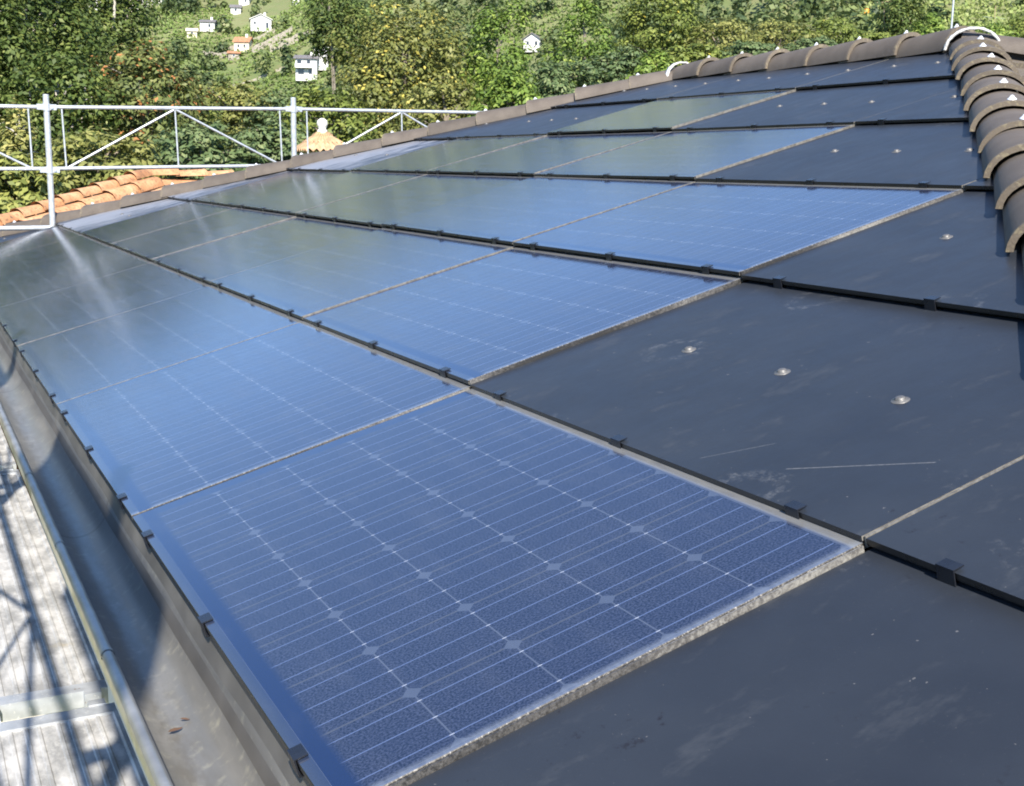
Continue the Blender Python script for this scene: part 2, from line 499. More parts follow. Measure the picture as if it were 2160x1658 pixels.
def build_house():
    h = empty('house', (4.6, 4.0, -6.0))
    tag(h, 'house under the solar roof, its hipped roof carrying panels and brown tiles', 'house')
    inv = Matrix.Translation((-4.6, -4.0, 6.0))
    y0 = -AX0 / cS
    y1 = FAR0
    X2 = 2 * RIDGE_X
    drop = -.075
    A, B = (0.03, y0 + .03, drop), (0.03, y1 - .03, drop)
    D, E2 = (X2, y0, drop), (X2, y1, drop)
    T1 = (RIDGE_X, APEX_Y, RIDGE_X * math.tan(S) + drop)
    T2 = (RIDGE_X, APEX2_Y, RIDGE_X * math.tan(S) + drop)
    m = MB()
    vs = [A, B, D, E2, T1, T2]
    lo = [(x, y, z - .12) for x, y, z in (A, B, E2, D)]
    m.add([inv @ Vector(v) for v in vs + lo], [(0, 4, 5, 1), (0, 2, 4), (2, 3, 5, 4), (1, 5, 3), (0, 1, 7, 6), (1, 3, 8, 7), (3, 2, 9, 8), (2, 0, 6, 9), (6, 7, 8, 9)])
    m.build('roof_deck', MT['membrane'], h)
    m = MB()
    m.box((.55, y0 + .6, -6.2), (X2 - .55, y1 - .6, drop - .1), mat=inv)
    m.build('wall', MT['plaster'], h)
    m = MB()                                    # brown tiles on the short slope at the near end
    b = MB()                                    # dark battens that the hip and ridge tiles sit on
    for p, q in ((A, T1), (B, T2), (T1, T2), (D, T1)):
        p, q = Vector(p), Vector(q)
        d = (q - p).normalized(); x = d.cross(Vector((0, 0, 1))).normalized(); z = x.cross(d)
        mm = Matrix((x, d, z)).transposed().to_4x4(); mm.translation = p
        b.box((-.072, 0, -.03), (.072, (q - p).length, .072), mat=inv @ mm)
    b.build('ridge_batten', MT['membrane'], h)
    d1, d2, d3 = Vector(A), Vector(D), Vector(T1)
    up = (d2 - d1).cross(d3 - d1).normalized()
    rows = 14
    for i in range(rows):
        a, b = i / rows, (i + 1) / rows
        l0, l1 = d1.lerp(d3, a), d1.lerp(d3, b)
        r0, r1 = d2.lerp(d3, a), d2.lerp(d3, b)
        q = [l0 + up * .045, r0 + up * .045, r1 + up * .02, l1 + up * .02]
        m.add([inv @ v for v in q] + [inv @ v for v in (l0 + up * .01, r0 + up * .01)], [(0, 1, 2, 3), (4, 5, 1, 0)])
    m.build('tile_slope', MT['tile'], h)
    return h
build_house()

# ------------------------------------------------------------------ panels and blank sheets
TILT = S - .0230
def panel_frame(name, u, v, jit=(0, 0)):
    o = empty(name, P(u, v, 0), (jit[0], -TILT + jit[1], 0))
    return o

def hook_mesh():
    m = MB()
    w, t = .015, .002
    m.box((-.0035, -w, -.0225), (-.0035 + t, w, .0042))
    m.box((-.0035 + t, -w, .0022), (.016, w, .0042))
    m.box((-.0035 + t, -w, -.0225), (.02, w, -.0205))
    return m.mesh('hook', MT['hook'])
HOOK = hook_mesh()
def screw_mesh():
    m = MB()
    m.lathe([(.0001, .0075), (.005, .0075), (.0085, .006), (.0095, .0035), (.0098, .0018), (.0165, .0012), (.017, 0)], n=18)
    return m.mesh('screw', MT['screw'])
SCREW = screw_mesh()
def put(name, me, parent, loc, rotz=0):
    o = bpy.data.objects.new(name, me)
    C.objects.link(o); o.parent = parent; o.location = loc; o.rotation_euler = (0, 0, rotz)
    return o

def pv_mesh():
    m = MB()
    x1, y0, y1, t = .86, .004, 1.295, .010
    a = .0012
    b = [(0, y0, -t), (x1, y0, -t), (x1, y1, -t), (0, y1, -t), (0, y0, -a), (x1, y0, -a), (x1, y1, -a), (0, y1, -a), (a, y0 + a, 0), (x1, y0 + a, 0), (x1, y1 - a, 0), (a, y1 - a, 0)]
    m.add(b, [(8, 9, 10, 11)], 0)
    m.add(b, [(0, 3, 2, 1)], 2)
    m.add(b, [(0, 1, 5, 4), (4, 5, 9, 8)], 1)            # side towards the near seam
    m.add(b, [(2, 3, 7, 6), (6, 7, 11, 10)], 1)
    m.add(b, [(3, 0, 4, 7), (7, 4, 8, 11), (1, 2, 6, 5)], 2)
    return m.mesh('glass_laminate', [MT['pv'], MT['edge'], MT['black']])
PV = pv_mesh()
def seam_mesh(L, mt='sedge'):
    m = MB(); m.box((.002, -.0022, -.016), (L, .0012, .0010)); return m.mesh('seam_strip', MT[mt])
SEAM = seam_mesh(.806, 'seam')
def wide_seam():
    m = MB(); m.box((.002, -.0036, -.016), (.806, .0018, .0036)); return m.mesh('seam_strip', MT['sedge'])
WIDE = wide_seam()

rnd = random.Random(5)
ROWN = ['gutter row', 'second row up', 'third row up', 'fourth row up', 'fifth row up', 'top row']
ORD = ['first', 'second', 'third', 'fourth', 'fifth', 'sixth', 'seventh', 'eighth', 'ninth']
PVCOLS = {0: range(0, 7), 1: range(1, 6), 2: range(1, 6), 3: range(2, 5), 4: range(3, 4), 5: range(0)}
PHRASE = {0: 'gutter row', 1: 'second row', 2: 'third row', 3: 'fourth row', 4: 'fifth row'}

def pv_label(r, k, n):
    if n == 1: return 'the only solar panel in the fifth row up, framed by dark blank sheets'
    if r == 0 and k == 0: return 'nearest solar panel, in the gutter row, its cells and ribbons plainly visible'
    where = 'next to the near blank sheet' if k == 0 else ('last before the far blank sheet' if k == n - 1 else '%s from the near end' % ORD[k])
    return 'blue glass solar panel in the %s, %s' % (ROWN[r], where)

first = None
for r, cols in PVCOLS.items():
    cols = list(cols)
    for k, c in enumerate(cols):
        jit = (rnd.gauss(0, .0016), rnd.gauss(0, .0016))
        if first is None:
            o = panel_frame('solar_panel', c * COL, r * ROW, (0, 0))
            put('glass_laminate', PV, o, (0, 0, 0))
            for q in (.15, .65, 1.15): put('hook', HOOK, o, (0, q, 0))
            put('seam_strip', SEAM, o, (0, 0, -.0016))
            first = o
        else:
            o = copy_tree(first)
            o.location = P(c * COL, r * ROW, 0)
            o.rotation_euler = (jit[0], -TILT + jit[1], 0)
            if c >= 2:
                for ch in o.children:
                    if ch.name.startswith('seam_strip'): ch.data = WIDE
        tag(o, pv_label(r, k, len(cols)), 'solar panel', 'blue solar panels laid in rows on the roof')

def clip(poly, a, b, c):
    """keep a*x + b*y <= c"""
    out = []
    for p, q in zip(poly, poly[1:] + poly[:1]):
        dp, dq = a * p[0] + b * p[1] - c, a * q[0] + b * q[1] - c
        if dp <= 0: out.append(p)
        if (dp < 0 < dq) or (dq < 0 < dp):
            t = dp / (dp - dq); out.append((p[0] + t * (q[0] - p[0]), p[1] + t * (q[1] - p[1])))
    return out
TOPV = 4.80
def blank_poly(c, r):
    v0, u0 = r * ROW, c * COL
    v1 = min(v0 + .86, TOPV)
    poly = [(v0, u0 + .004), (v1, u0 + .004), (v1, u0 + 1.295), (v0, u0 + 1.295)]
    poly = clip(poly, 1, -1, AX0 / cS - .055)                       # near hip: v <= u + ...
    poly = clip(poly, FARK * cS, 1, FAR0 - .05)
    return [(x - v0, y - u0) for x, y in poly]

def area(p): return abs(sum(a[0] * b[1] - b[0] * a[1] for a, b in zip(p, p[1:] + p[:1]))) / 2 if len(p) > 2 else 0
def inpoly(x, y, p):
    s = [((b[0] - a[0]) * (y - a[1]) - (b[1] - a[1]) * (x - a[0])) for a, b in zip(p, p[1:] + p[:1])]
    return all(q > 0 for q in s) or all(q < 0 for q in s)
SCREWS = {(0, -1): [(.33, .14), (.33, .97)], (3, 1): [(.40, .34), (.39, .65), (.40, .97)], (4, 1): [(.39, 1.14)], (4, 2): [(.39, .31), (.41, .64), (.42, .97)], (2, 0): [(.41, .99)],
          (1, 0): [(.40, .33), (.40, .65), (.40, .97)]}
for r in range(6):
    pvc = set(PVCOLS[r])
    near, far = [], []
    for c in range(-2, 9):
        if c in pvc: continue
        p = blank_poly(c, r)
        if area(p) < .012: continue
        (far if (pvc and c > max(pvc)) else near).append((c, p))
    for side, lst in (('near', near), ('far', far)):
        for k, (c, p) in enumerate(lst):
            o = panel_frame('blank_sheet', c * COL, r * ROW, (rnd.gauss(0, .0012), rnd.gauss(0, .0012)))
            dusty = side == 'far' and 1 <= r <= 3
            m = MB(); m.prism(p, -.015, -.0075, 0, 1)
            me_side = [2 if (a[0] < .001 and b_[0] < .001) else 1 for a, b_ in zip(p, p[1:] + p[:1])]
            for q_, mi_ in enumerate(me_side): m.m[2 + q_] = mi_
            m.build('cover_sheet', [MT['dusty' if dusty else ('scuffed' if (r, c) == (1, 0) else 'blank')], MT['sedge'], MT['black']], o)
            b = MB(); ys = [q[1] for q in p if q[0] < .001]
            if len(ys) >= 2:
                b.box((.001, min(ys), -.0185), (.006, max(ys), -.0153))
                b.build('edge_strip', MT['black'], o)
            if ys:
                for q in (.15, .65, 1.15):
                    if min(ys) + .03 < q < max(ys) - .03: put('hook', HOOK, o, (0, q, -.0065))
            e = [q for q in p if abs(q[1] - .004) < .001]
            if len(e) == 2 and r < 6 and max(q[0] for q in e) > .1: put('seam_strip', seam_mesh(min(.806, max(q[0] for q in e))), o, (0, 0, -.0085))
            if r == 5: sc = [(.40, .04), (.40, .37), (.385, .69), (.40, 1.0)]
            else: sc = SCREWS.get((r, c), [(.40, .33), (.40, .65), (.40, .97)])
            for sx, sy in sc:
                if inpoly(sx, sy, p) and not (dusty and rnd.random() < .6): put('screw', SCREW, o, (sx, sy, -.0075), rnd.random() * 6)
            if r == 5: lab = 'narrow dark blank sheet in the top row under the ridge, %s' % ('%s from near hip' % ORD[k])
            elif side == 'near':
                if r == 0: lab = ['dark blank sheet filling the lower right corner of the view, nearest of all', ][0] if c == -1 else 'small dark blank sheet at the gutter corner under the near hip'
                elif len(near) == 1: lab = 'dark blank sheet in the %s, between hip tiles and solar panels' % ROWN[r]
                else: lab = 'dark blank sheet in the %s, %s from the near hip tiles' % (ROWN[r], ORD[k])
            else:
                kind = 'pale dusty blank sheet' if dusty else 'dark blank sheet'
                lab = '%s at far end of the %s, %s past its panels' % (kind, ROWN[r], ORD[k])
            tag(o, lab, 'roof sheet', 'blank cover sheets filling the roof beside the solar panels')

# ------------------------------------------------------------------ hip and ridge tiles
def tile_mesh():
    m = MB()
    L, t, n = .46, .017, 16
    def ring(y, a, b, z):
        return [(a * math.cos(math.pi * i / n), y, z + b * math.sin(math.pi * i / n)) for i in range(n + 1)]
    secs = [(0, .131, .100, .0105), (.014, .132, .101, .010), (.03, .129, .098, .0095), (.20, .122, .091, .006), (L, .110, .079, .0)]
    outer = [ring(*s) for s in secs]
    inner = [ring(y, a - t, b - t, z) for y, a, b, z in secs]
    k = n + 1
    vs = [v for r in outer for v in r] + [v for r in inner for v in r]
    o2 = len(secs) * k
    fs = []
    for s in range(len(secs) - 1):
        for i in range(n):
            a = s * k + i
            fs.append((a, a + k, a + k + 1, a + 1))
            b = o2 + a
            fs.append((b, b + 1, b + k + 1, b + k))
    m.add(vs, fs, 0, True)
    last = (len(secs) - 1) * k
    for i in range(n):
        m.add([vs[i], vs[i + 1], vs[o2 + i + 1], vs[o2 + i]], [(0, 1, 2, 3)])
        m.add([vs[last + i], vs[last + i + 1], vs[o2 + last + i + 1], vs[o2 + last + i]], [(3, 2, 1, 0)])
    for e in (0, n):
        for s in range(len(secs) - 1):
            m.add([vs[s * k + e], vs[(s + 1) * k + e], vs[o2 + (s + 1) * k + e], vs[o2 + s * k + e]], [(0, 1, 2, 3) if e else (3, 2, 1, 0)])
    return m.mesh('tile_shell', MT['tile'])
TILE = tile_mesh()
def clip_mesh():
    m = MB()
    m.lathe([(.0001, .015), (.005, .013), (.009, .007), (.015, .002), (.016, 0)], n=14)
    return m.mesh('screw_cap', MT['clip'])
CAP = clip_mesh()

def axis_matrix(p, d):
    y = d.normalized(); x = y.cross(Vector((0, 0, 1))).normalized(); z = x.cross(y)
    m = Matrix((x, y, z)).transposed().to_4x4(); m.translation = p
    return m
proto_tile = [None]
def ridge_tile(p, d, label, group, cat):
    if proto_tile[0] is None:
        o = empty('roof_tile')
        put('tile_shell', TILE, o, (0, 0, 0)); put('screw_cap', CAP, o, (0, .055, .1065))
        proto_tile[0] = o
    else: o = copy_tree(proto_tile[0])
    mm = axis_matrix(p + Vector((rnd.gauss(0, .004), rnd.gauss(0, .004), rnd.gauss(0, .002))), d) @ Matrix.Rotation(rnd.gauss(0, .014), 4, 'Z') @ Matrix.Rotation(rnd.gauss(0, .03), 4, 'Y')
    o.location = mm.translation; o.rotation_euler = mm.to_euler()
    tag(o, label, cat, group)
    return o
tz = math.tan(S)
apex = Vector((RIDGE_X, APEX_Y, RIDGE_X * tz))
apex2 = Vector((RIDGE_X, APEX2_Y, RIDGE_X * tz))
NTH = ['topmost', 'second', 'third', 'fourth', 'fifth', 'sixth', 'seventh', 'eighth', 'ninth', 'tenth', 'eleventh', 'twelfth', 'thirteenth', 'fourteenth', 'fifteenth', 'sixteenth', 'seventeenth', 'eighteenth', 'nineteenth', 'twentieth']
near0 = Vector((0, -AX0 / cS, 0))
hd = (apex - near0).normalized(); hl = (apex - near0).length
step = .385
k = 0
s = hl - .53
while s > .9:
    lab = ('topmost brown half round tile of the near hip, against the white mortar ring' if k == 0 else 'brown half round tile of the near hip, %s from its top' % NTH[k])
    ridge_tile(near0 + hd * s + Vector((0, 0, -.035)), hd, lab, 'brown half round tiles along the near hip', 'hip tile')
    s -= step; k += 1
# level ridge
rd = Vector((0, 1, 0))
n_r = int(round((APEX2_Y - APEX_Y) / .38))
for i in range(n_r):
    y = APEX_Y + .05 + i * (APEX2_Y - APEX_Y - .05) / n_r
    lab = 'brown ridge tile on the level ridge, %s from the near mortar ring' % (ORD[i] if i < 9 else NTH[i])
    rt = ridge_tile(Vector((RIDGE_X, y, RIDGE_X * tz - .060)), rd, lab, 'brown half round tiles along the level ridge', 'ridge tile'); rt.scale = (1, 1, 1.3)
far0 = Vector((0, FAR0, 0))
fd = (apex2 - far0).normalized(); fl = (apex2 - far0).length
k = 0
s = fl - .36
while s > -.1:
    lab = ('topmost brown tile of the far hip, next to the small mortar ring' if k == 0 else 'brown tile of the far hip seen side on, %s down from its top' % NTH[k])
    ridge_tile(far0 + fd * s + Vector((0, 0, -.045)), fd, lab, 'brown tiles along the far hip', 'hip tile')
    s -= step; k += 1
# the hip on the other side of the apex
od = (apex - Vector((2 * RIDGE_X, -AX0 / cS, 0))).normalized()
for i in range(3):
    ridge_tile(apex - od * (.40 + i * step) + Vector((0, 0, -.035)), od, 'brown tile of the hidden hip beyond the near mortar ring, %s down' % ORD[i], 'brown tiles of the hip running down behind the near hip', 'hip tile')

def mortar(p, d, a, b, label):
    m = MB()
    n = 20
    mm = axis_matrix(p, d)
    for ys in ((0, .035),):
        vs = []
        for y in ys:
            for rr in (1.0, .90):
                for i in range(n + 1):
                    t = math.pi * i / n
                    wob = 1 + .02 * math.sin(i * 2.3 + y * 60)
                    vs.append(mm @ Vector((a * rr * wob * math.cos(t), y, b * rr * wob * math.sin(t))))
        k = n + 1
        fs = []
        for i in range(n):
            fs += [(i, i + 1, k + i + 1, k + i), (2 * k + i, 3 * k + i, 3 * k + i + 1, 2 * k + i + 1), (i, 2 * k + i, 2 * k + i + 1, i + 1), (k + i, k + i + 1, 3 * k + i + 1, 3 * k + i)]
        m.add(vs, fs, 0, True)
    tag(m.build('mortar_ring', MT['mortar']), label, 'mortar seal')
mortar(apex + hd * -.10 + Vector((0, 0, -.03)), hd, .139, .112, 'white mortar ring where the near hip tiles meet the level ridge')
mortar(apex2 + Vector((0, -.02, -.03)), rd, .136, .108, 'small white mortar ring where the level ridge meets the far hip')

# ------------------------------------------------------------------ gutter along the eave
def build_gutter():
    g = empty('gutter', (0, 4.0, -.08))
    tag(g, 'weathered half round metal gutter below the lower edge of the solar panels', 'gutter')
    y0, y1 = -1.6 - 4, 10.35 - 4
    cx, cz, r = -.068, .020, .072
    prof = []
    for i in range(21):                                   # from the lip round the bottom to the back
        t = math.pi + math.pi * i / 20 * .97
        prof.append((cx + r * math.cos(t), cz + r * 1.12 * math.sin(t)))
    prof += [(.010, .034), (.016, .046)]
    ny = 60
    m = MB()
    vs = []
    for j in range(ny + 1):
        y = y0 + (y1 - y0) * j / ny
        for i, (x, z) in enumerate(prof):
            d = .0012 * math.sin(j * 1.7 + i * .5) * math.sin(math.pi * i / len(prof))
            vs.append((x, y, z + d))
    k = len(prof)
    fs = [(j * k + i, j * k + i + 1, (j + 1) * k + i + 1, (j + 1) * k + i) for j in range(ny) for i in range(k - 1)]
    m.add(vs, fs, 0, True)
    vo = [(x - .0015, y, z - .0025) for x, y, z in vs]
    m.add(vo, [f[::-1] for f in fs], 0, True)
    m.build('trough', MT['gutter'], g)
    m = MB(); m.tube((cx - r, y0, cz + .004), (cx - r, y1, cz + .004), .0095, n=14)
    m.build('rolled_lip', MT['gutterlip'], g)
    m = MB()
    vs = [(.016, y0, .046), (.016, y1, .046), (.004, y1, .058), (.004, y0, .058), (.012, y0, .070), (.012, y1, .070)]
    vs = [(-.006, y0, -.022), (-.006, y1, -.022), (.012, y1, .046), (.012, y0, .046), (.008, y1, .062), (.008, y0, .062)]
    m.add(vs, [(0, 1, 2, 3), (3, 2, 4, 5)])
    m.build('drip_flashing', MT['flash'], g)
    for y in [-.53 + i * .622 for i in range(0, 17)]:
        m = MB()
        n = 14
        for i in range(n):
            a0, a1 = 2 * math.pi * i / n, 2 * math.pi * (i + 1) / n
            q = []
            for a in (a0, a1):
                for w in (-.006, .006):
                    q.append((cx - r + .0108 * math.cos(a), y - 4 + w, cz + .004 + .0108 * math.sin(a)))
            m.add(q, [(0, 1, 3, 2)], 0, True)
        m.build('bracket_ring', MT['gutterlip'], g)
    return g
MT['gutterlip'] = simple('grey_lip', (.34, .33, .31), .4, .6, .25, 14, 0, True)
build_gutter()

def leaf_litter(x, y, z, rz, s, label):
    m = MB()
    pts = [(-1, 0, 0), (-.5, .32, .06), (.1, .38, .1), (.7, .2, .05), (1.1, 0, .12), (.7, -.2, .03), (.1, -.36, .08), (-.5, -.3, .05), (0, 0, .0)]
    m.add([tuple(q * s for q in p) for p in pts], [(i, (i + 1) % 8, 8) for i in range(8)], 0, True)
    o = m.build('fallen_leaf', MT['leafbrown'], None, (x, y, z)); o.rotation_euler = (.05, .1, rz)
    tag(o, label, 'leaf')
leaf_litter(-.066, .560, -.134, .4, .013, 'larger dry brown leaf lying on the sunlit gutter bottom')
leaf_litter(-.046, .585, -.131, -.5, .008, 'smaller dry brown leaf lying uphill of the larger one in the gutter')

# ------------------------------------------------------------------ scaffold decks beside the gutter
DZ = -.60
def deck_meshes(L):
    prof = [(-.16, -.03), (-.16, .010), (-.150, .010), (-.146, .002)]
    for cx in (-.098, -.036, .036, .098):
        prof += [(cx - .020, .002), (cx - .017, .0045), (cx - .010, .0045), (cx - .008, .002), (cx + .008, .002), (cx + .010, .0045), (cx + .017, .0045), (cx + .020, .002)]
    prof += [(.146, .002), (.150, .010), (.16, .010), (.16, -.03)]
    m = MB()
    vs = [(x, 0.05, z) for x, z in prof] + [(x, L - .05, z) for x, z in prof]
    k = len(prof)
    m.add(vs, [(i, i + 1, k + i + 1, k + i) for i in range(k - 1)])
    m.box((-.15, .05, -.025), (.15, L - .05, -.022))
    deck = m.mesh('deck_plate', MT['deck'])
    ends = []
    for y in (0, L - .05):
        m = MB()
        m.box((-.16, y, -.035), (.16, y + .05, .009))
        for x in (-.12, .12): m.box((x - .02, y + (-.03 if y == 0 else .05), -.03), (x + .02, y + (0 if y == 0 else .08), .012))
        ends.append(m.mesh('end_beam', MT['galv']))
    return deck, ends
DECK, ENDS = deck_meshes(2.45)
BAYS = [(-.75, 'nearest'), (1.80, 'second'), (4.35, 'third'), (6.90, 'farthest')]
dk = None
for (y, w) in BAYS:
    for cx, side in ((-.155, 'beside the gutter'), (-.49, 'away from the gutter')):
        if dk is None:
            o = empty('scaffold_deck'); put('deck_plate', DECK, o, (0, 0, 0))
            for e in ENDS: put('end_beam', e, o, (0, 0, 0))
            dk = o
        else: o = copy_tree(dk)
        o.location = (cx, y + .01, DZ)
        tag(o, 'plaster splattered metal scaffold deck %s, %s along the row' % (side, w), 'scaffold deck', 'metal scaffold decks along the gutter')

def tube_obj(name, p0, p1, r, mat, label, cat, group=None):
    m = MB(); m.tube((0, 0, 0), Vector(p1) - Vector(p0), r, n=14)
    o = m.build(name, mat, None, p0)
    tag(o, label, cat, group)
    return o
m = MB(); m.box((.030, -.8, -.06), (.062, 9.2, .012))
o = m.build('scaffold_beam', MT['plasterwhite'] if 'plasterwhite' in MT else MT['galv'], None, (0, 0, DZ))
tag(o, 'pale long beam between the scaffold decks and the house wall', 'scaffold beam')

def scaffold_post(x, y, z0, z1, label, group, couplers):
    o = empty('scaffold_post', (x, y, z0))
    m = MB(); m.tube((0, 0, 0), (0, 0, z1 - z0), .0242, n=18); m.build('tube', MT['galv'], o)
    for cz in couplers:
        m = MB(); m.tube((0, 0, cz - z0 - .03), (0, 0, cz - z0 + .03), .030, n=14)
        m.box((-.075, -.018, cz - z0 - .022), (.075, .018, cz - z0 + .022))
        c = m.build('coupler', MT['galv'], o)
        m = MB(); m.box((.030, -.040, cz - z0 - .012), (.046, -.018, cz - z0 + .012)); m.build('wedge', MT['galv'], c)
    m = MB(); m.tube((0, 0, z1 - z0 - .42), (0, 0, z1 - z0 - .40), .0252, n=14); m.build('joint_collar', MT['galv'], o)
    tag(o, label, 'scaffold post', group)
    return o

def guard_frame(L, h=.49):
    """local x along the bay, z up, origin at the bottom rail's start"""
    o = empty('guardrail_frame')
    m = MB(); m.tube((0, 0, h), (L, 0, h), .0155, n=12); m.build('top_rail', MT['galv'], o)
    m = MB(); m.tube((0, 0, 0), (L, 0, 0), .0155, n=12); m.build('bottom_rail', MT['galv'], o)
    for x in (.13, L / 2, L - .13):
        m = MB(); m.tube((x, 0, 0), (x, 0, h), .0075, n=8); m.build('strut', MT['galv'], o)
    for x in (.15, L - .15):
        m = MB(); m.tube((L / 2, 0, h - .01), (x, 0, .01), .0095, n=8); m.build('brace', MT['galv'], o)
    return o
YF = 9.36
POSTX = [-1.32, .755, 2.81, 4.88]
POSTZ = [1.22, 1.26, 1.32, 1.36]
fg = None
for i, x in enumerate(POSTX):
    if i in (1, 2):
        scaffold_post(x, YF, -6.3, POSTZ[i], ['', 'left scaffold post rising behind the far hip in front of the orange roof', 'right scaffold post rising behind the far hip'][i], 'scaffold posts beyond the far hip', (POSTZ[i] - .10, POSTZ[i] - .60, POSTZ[i] - 1.1))
for i in range(3):
    L = POSTX[i + 1] - POSTX[i]
    o = guard_frame(L) if fg is None else copy_tree(fg)
    fg = fg or o
    za, zb = POSTZ[i] - .10 - .49, POSTZ[i + 1] - .10 - .49
    o.location = (POSTX[i], YF, za); o.rotation_euler = (0, -math.atan2(zb - za, L), 0)
    tag(o, ['guardrail frame left of the left scaffold post, running out of the view', 'whole guardrail frame between the two scaffold posts', 'guardrail frame right of the right post, sinking behind the hip tiles'][i], 'guardrail', 'guardrail frames of the scaffold beyond the far hip')
tube_obj('scaffold_tube', (-1.32, YF, .17), (2.81, YF, .215), .02, MT['galv'], 'low white tube crossing the orange roof at the left edge', 'scaffold tube')

# the same scaffold on the outer side of the decks: its tubes throw the bars of shade on deck and gutter
og = None
for i, y in enumerate((-.75, 1.80, 4.35, 6.90)):
    scaffold_post(-.74, y, -6.3, 2.15, 'outer scaffold post beside the decks, %s along the row' % ORD[i], 'outer scaffold posts beside the decks', (-.1, .4, 1.35))
for i, y in enumerate((-.75, 1.80, 4.35)):
    for z in (DZ + .5, .62, 1.24)[:2 if i == 0 else 3]:
        o = guard_frame(2.55) if og is None else copy_tree(og)
        og = og or o
        o.location = (-.74, y, z); o.rotation_euler = (0, 0, R(90))
        tag(o, 'outer guardrail frame beside the decks, %s bay, %s' % (ORD[i], 'lower' if z < .5 else ('middle' if z < 1 else 'upper')), 'guardrail', 'guardrail frames on the outer side of the decks')
m = MB(); m.box((-.012, 0, 0), (.012, 1.6, .53))  # board added out of view to cast the broad shadow in the gutter
o = m.build('shade_board', MT['ply'], None, (-.785, -1.42, 1.50))
bevel(o, .004)
tag(o, 'unseen board added high behind the viewer to shade the gutter', 'board')

# ------------------------------------------------------------------ neighbour's orange roof, small tower roof, mast
def barrel_roof(m, corner, ex, ey, nx, ny):
    """corner: eave corner, ex: along the eave, ey: up the slope; half round clay tiles in courses"""
    up = ex.cross(ey).normalized()
    if up.z < 0: up = -up
    seg = 6
    for j in range(ny):
        for i in range(nx):
            pts = []
            jx, jz = rnd.gauss(0, .006), rnd.gauss(0, .004)
            for t, lift in ((0, .035 + jz), (1.12, .008 + jz)):
                for k in range(seg + 1):
                    a = math.pi * k / seg
                    px = (i + .5 + (.40 - .05 * t) * -math.cos(a)) / nx
                    pts.append(corner + ex * (px + jx / nx) + ey * min(1, (j + t) / ny) + up * (lift + .075 * math.sin(a)))
            fs = [(k, k + 1, seg + 2 + k, seg + 1 + k) for k in range(seg)]
            m.add(pts, fs, 0, True)
    m.add([corner, corner + ex, corner + ex + ey, corner + ey], [(0, 1, 2, 3)])

def ridge_caps(m, p, q, n, r=.11, h=.10, lift=.03):
    for i in range(n):
        a, b = p.lerp(q, i / n), p.lerp(q, (i + 1.12) / n)
        mm = axis_matrix(a, b - a)
        ln = (b - a).length
        vs = []
        for y, s, z in ((0, 1.06, lift + .02), (.03, 1.0, lift + .018), (ln, .86, lift)):
            for k in range(9):
                t = math.pi * k / 8
                vs.append(mm @ Vector((r * s * math.cos(t), y, z + h * s * math.sin(t))))
        fs = [(k, k + 9, k + 10, k + 1) for k in range(8)] + [(k + 9, k + 18, k + 19, k + 10) for k in range(8)]
        m.add(vs, fs, 0, True)

def build_neighbour():
    h = empty('neighbour_house', (3.0, 13.5, -7))
    tag(h, 'neighbouring house with an orange clay tile roof behind the left end of the solar roof', 'house')
    inv = Matrix.Translation((-3.0, -13.5, 7))
    A = Vector((2.22, 13.16, .56))                         # ridge and hip meet
    Bh = Vector((-1.9, 9.75, -.62))                        # foot of the hip, towards us and left
    Cr = Vector((6.4, 14.35, .48))
    side = Vector((3.2, -2.9, -1.45))
    m = MB()
    n0 = len(m.v)
    barrel_roof(m, Bh + side * .0 + Vector((0, 0, -.02)), side, (A - Bh), 17, 13)
    m.v = [inv @ Vector(v) for v in m.v]
    m.build('roof_slope', MT['clay'], h)
    m = MB()
    back = Vector((-2.6, 2.6, -1.2))
    barrel_roof(m, Bh + back + Vector((0, 0, -.02)), A - Bh, -back, 13, 9)
    D = A + side; E3 = Cr + Vector((2.4, -2.6, -1.5))
    m.add([A, Cr, E3, D], [(3, 2, 1, 0)])
    m.v = [inv @ Vector(v) for v in m.v]
    m.build('far_slope', MT['clay'], h)
    m = MB()
    ridge_caps(m, Bh, A, 19, .095, .085); ridge_caps(m, Cr, A, 12, .09, .075)
    m.v = [inv @ Vector(v) for v in m.v]
    m.build('hip_caps', MT['clay'], h)
    m = MB()
    cs = [Bh + side, Bh + back, Cr + back, E3]
    vs = [(v.x, v.y, -.9 + min(0, v.z)) for v in cs] + [(v.x, v.y, -7.2) for v in cs]
    m.add([inv @ Vector(v) for v in vs], [(0, 1, 5, 4), (1, 2, 6, 5), (2, 3, 7, 6), (3, 0, 4, 7)])
    m.build('wall', MT['cream'], h)
build_neighbour()

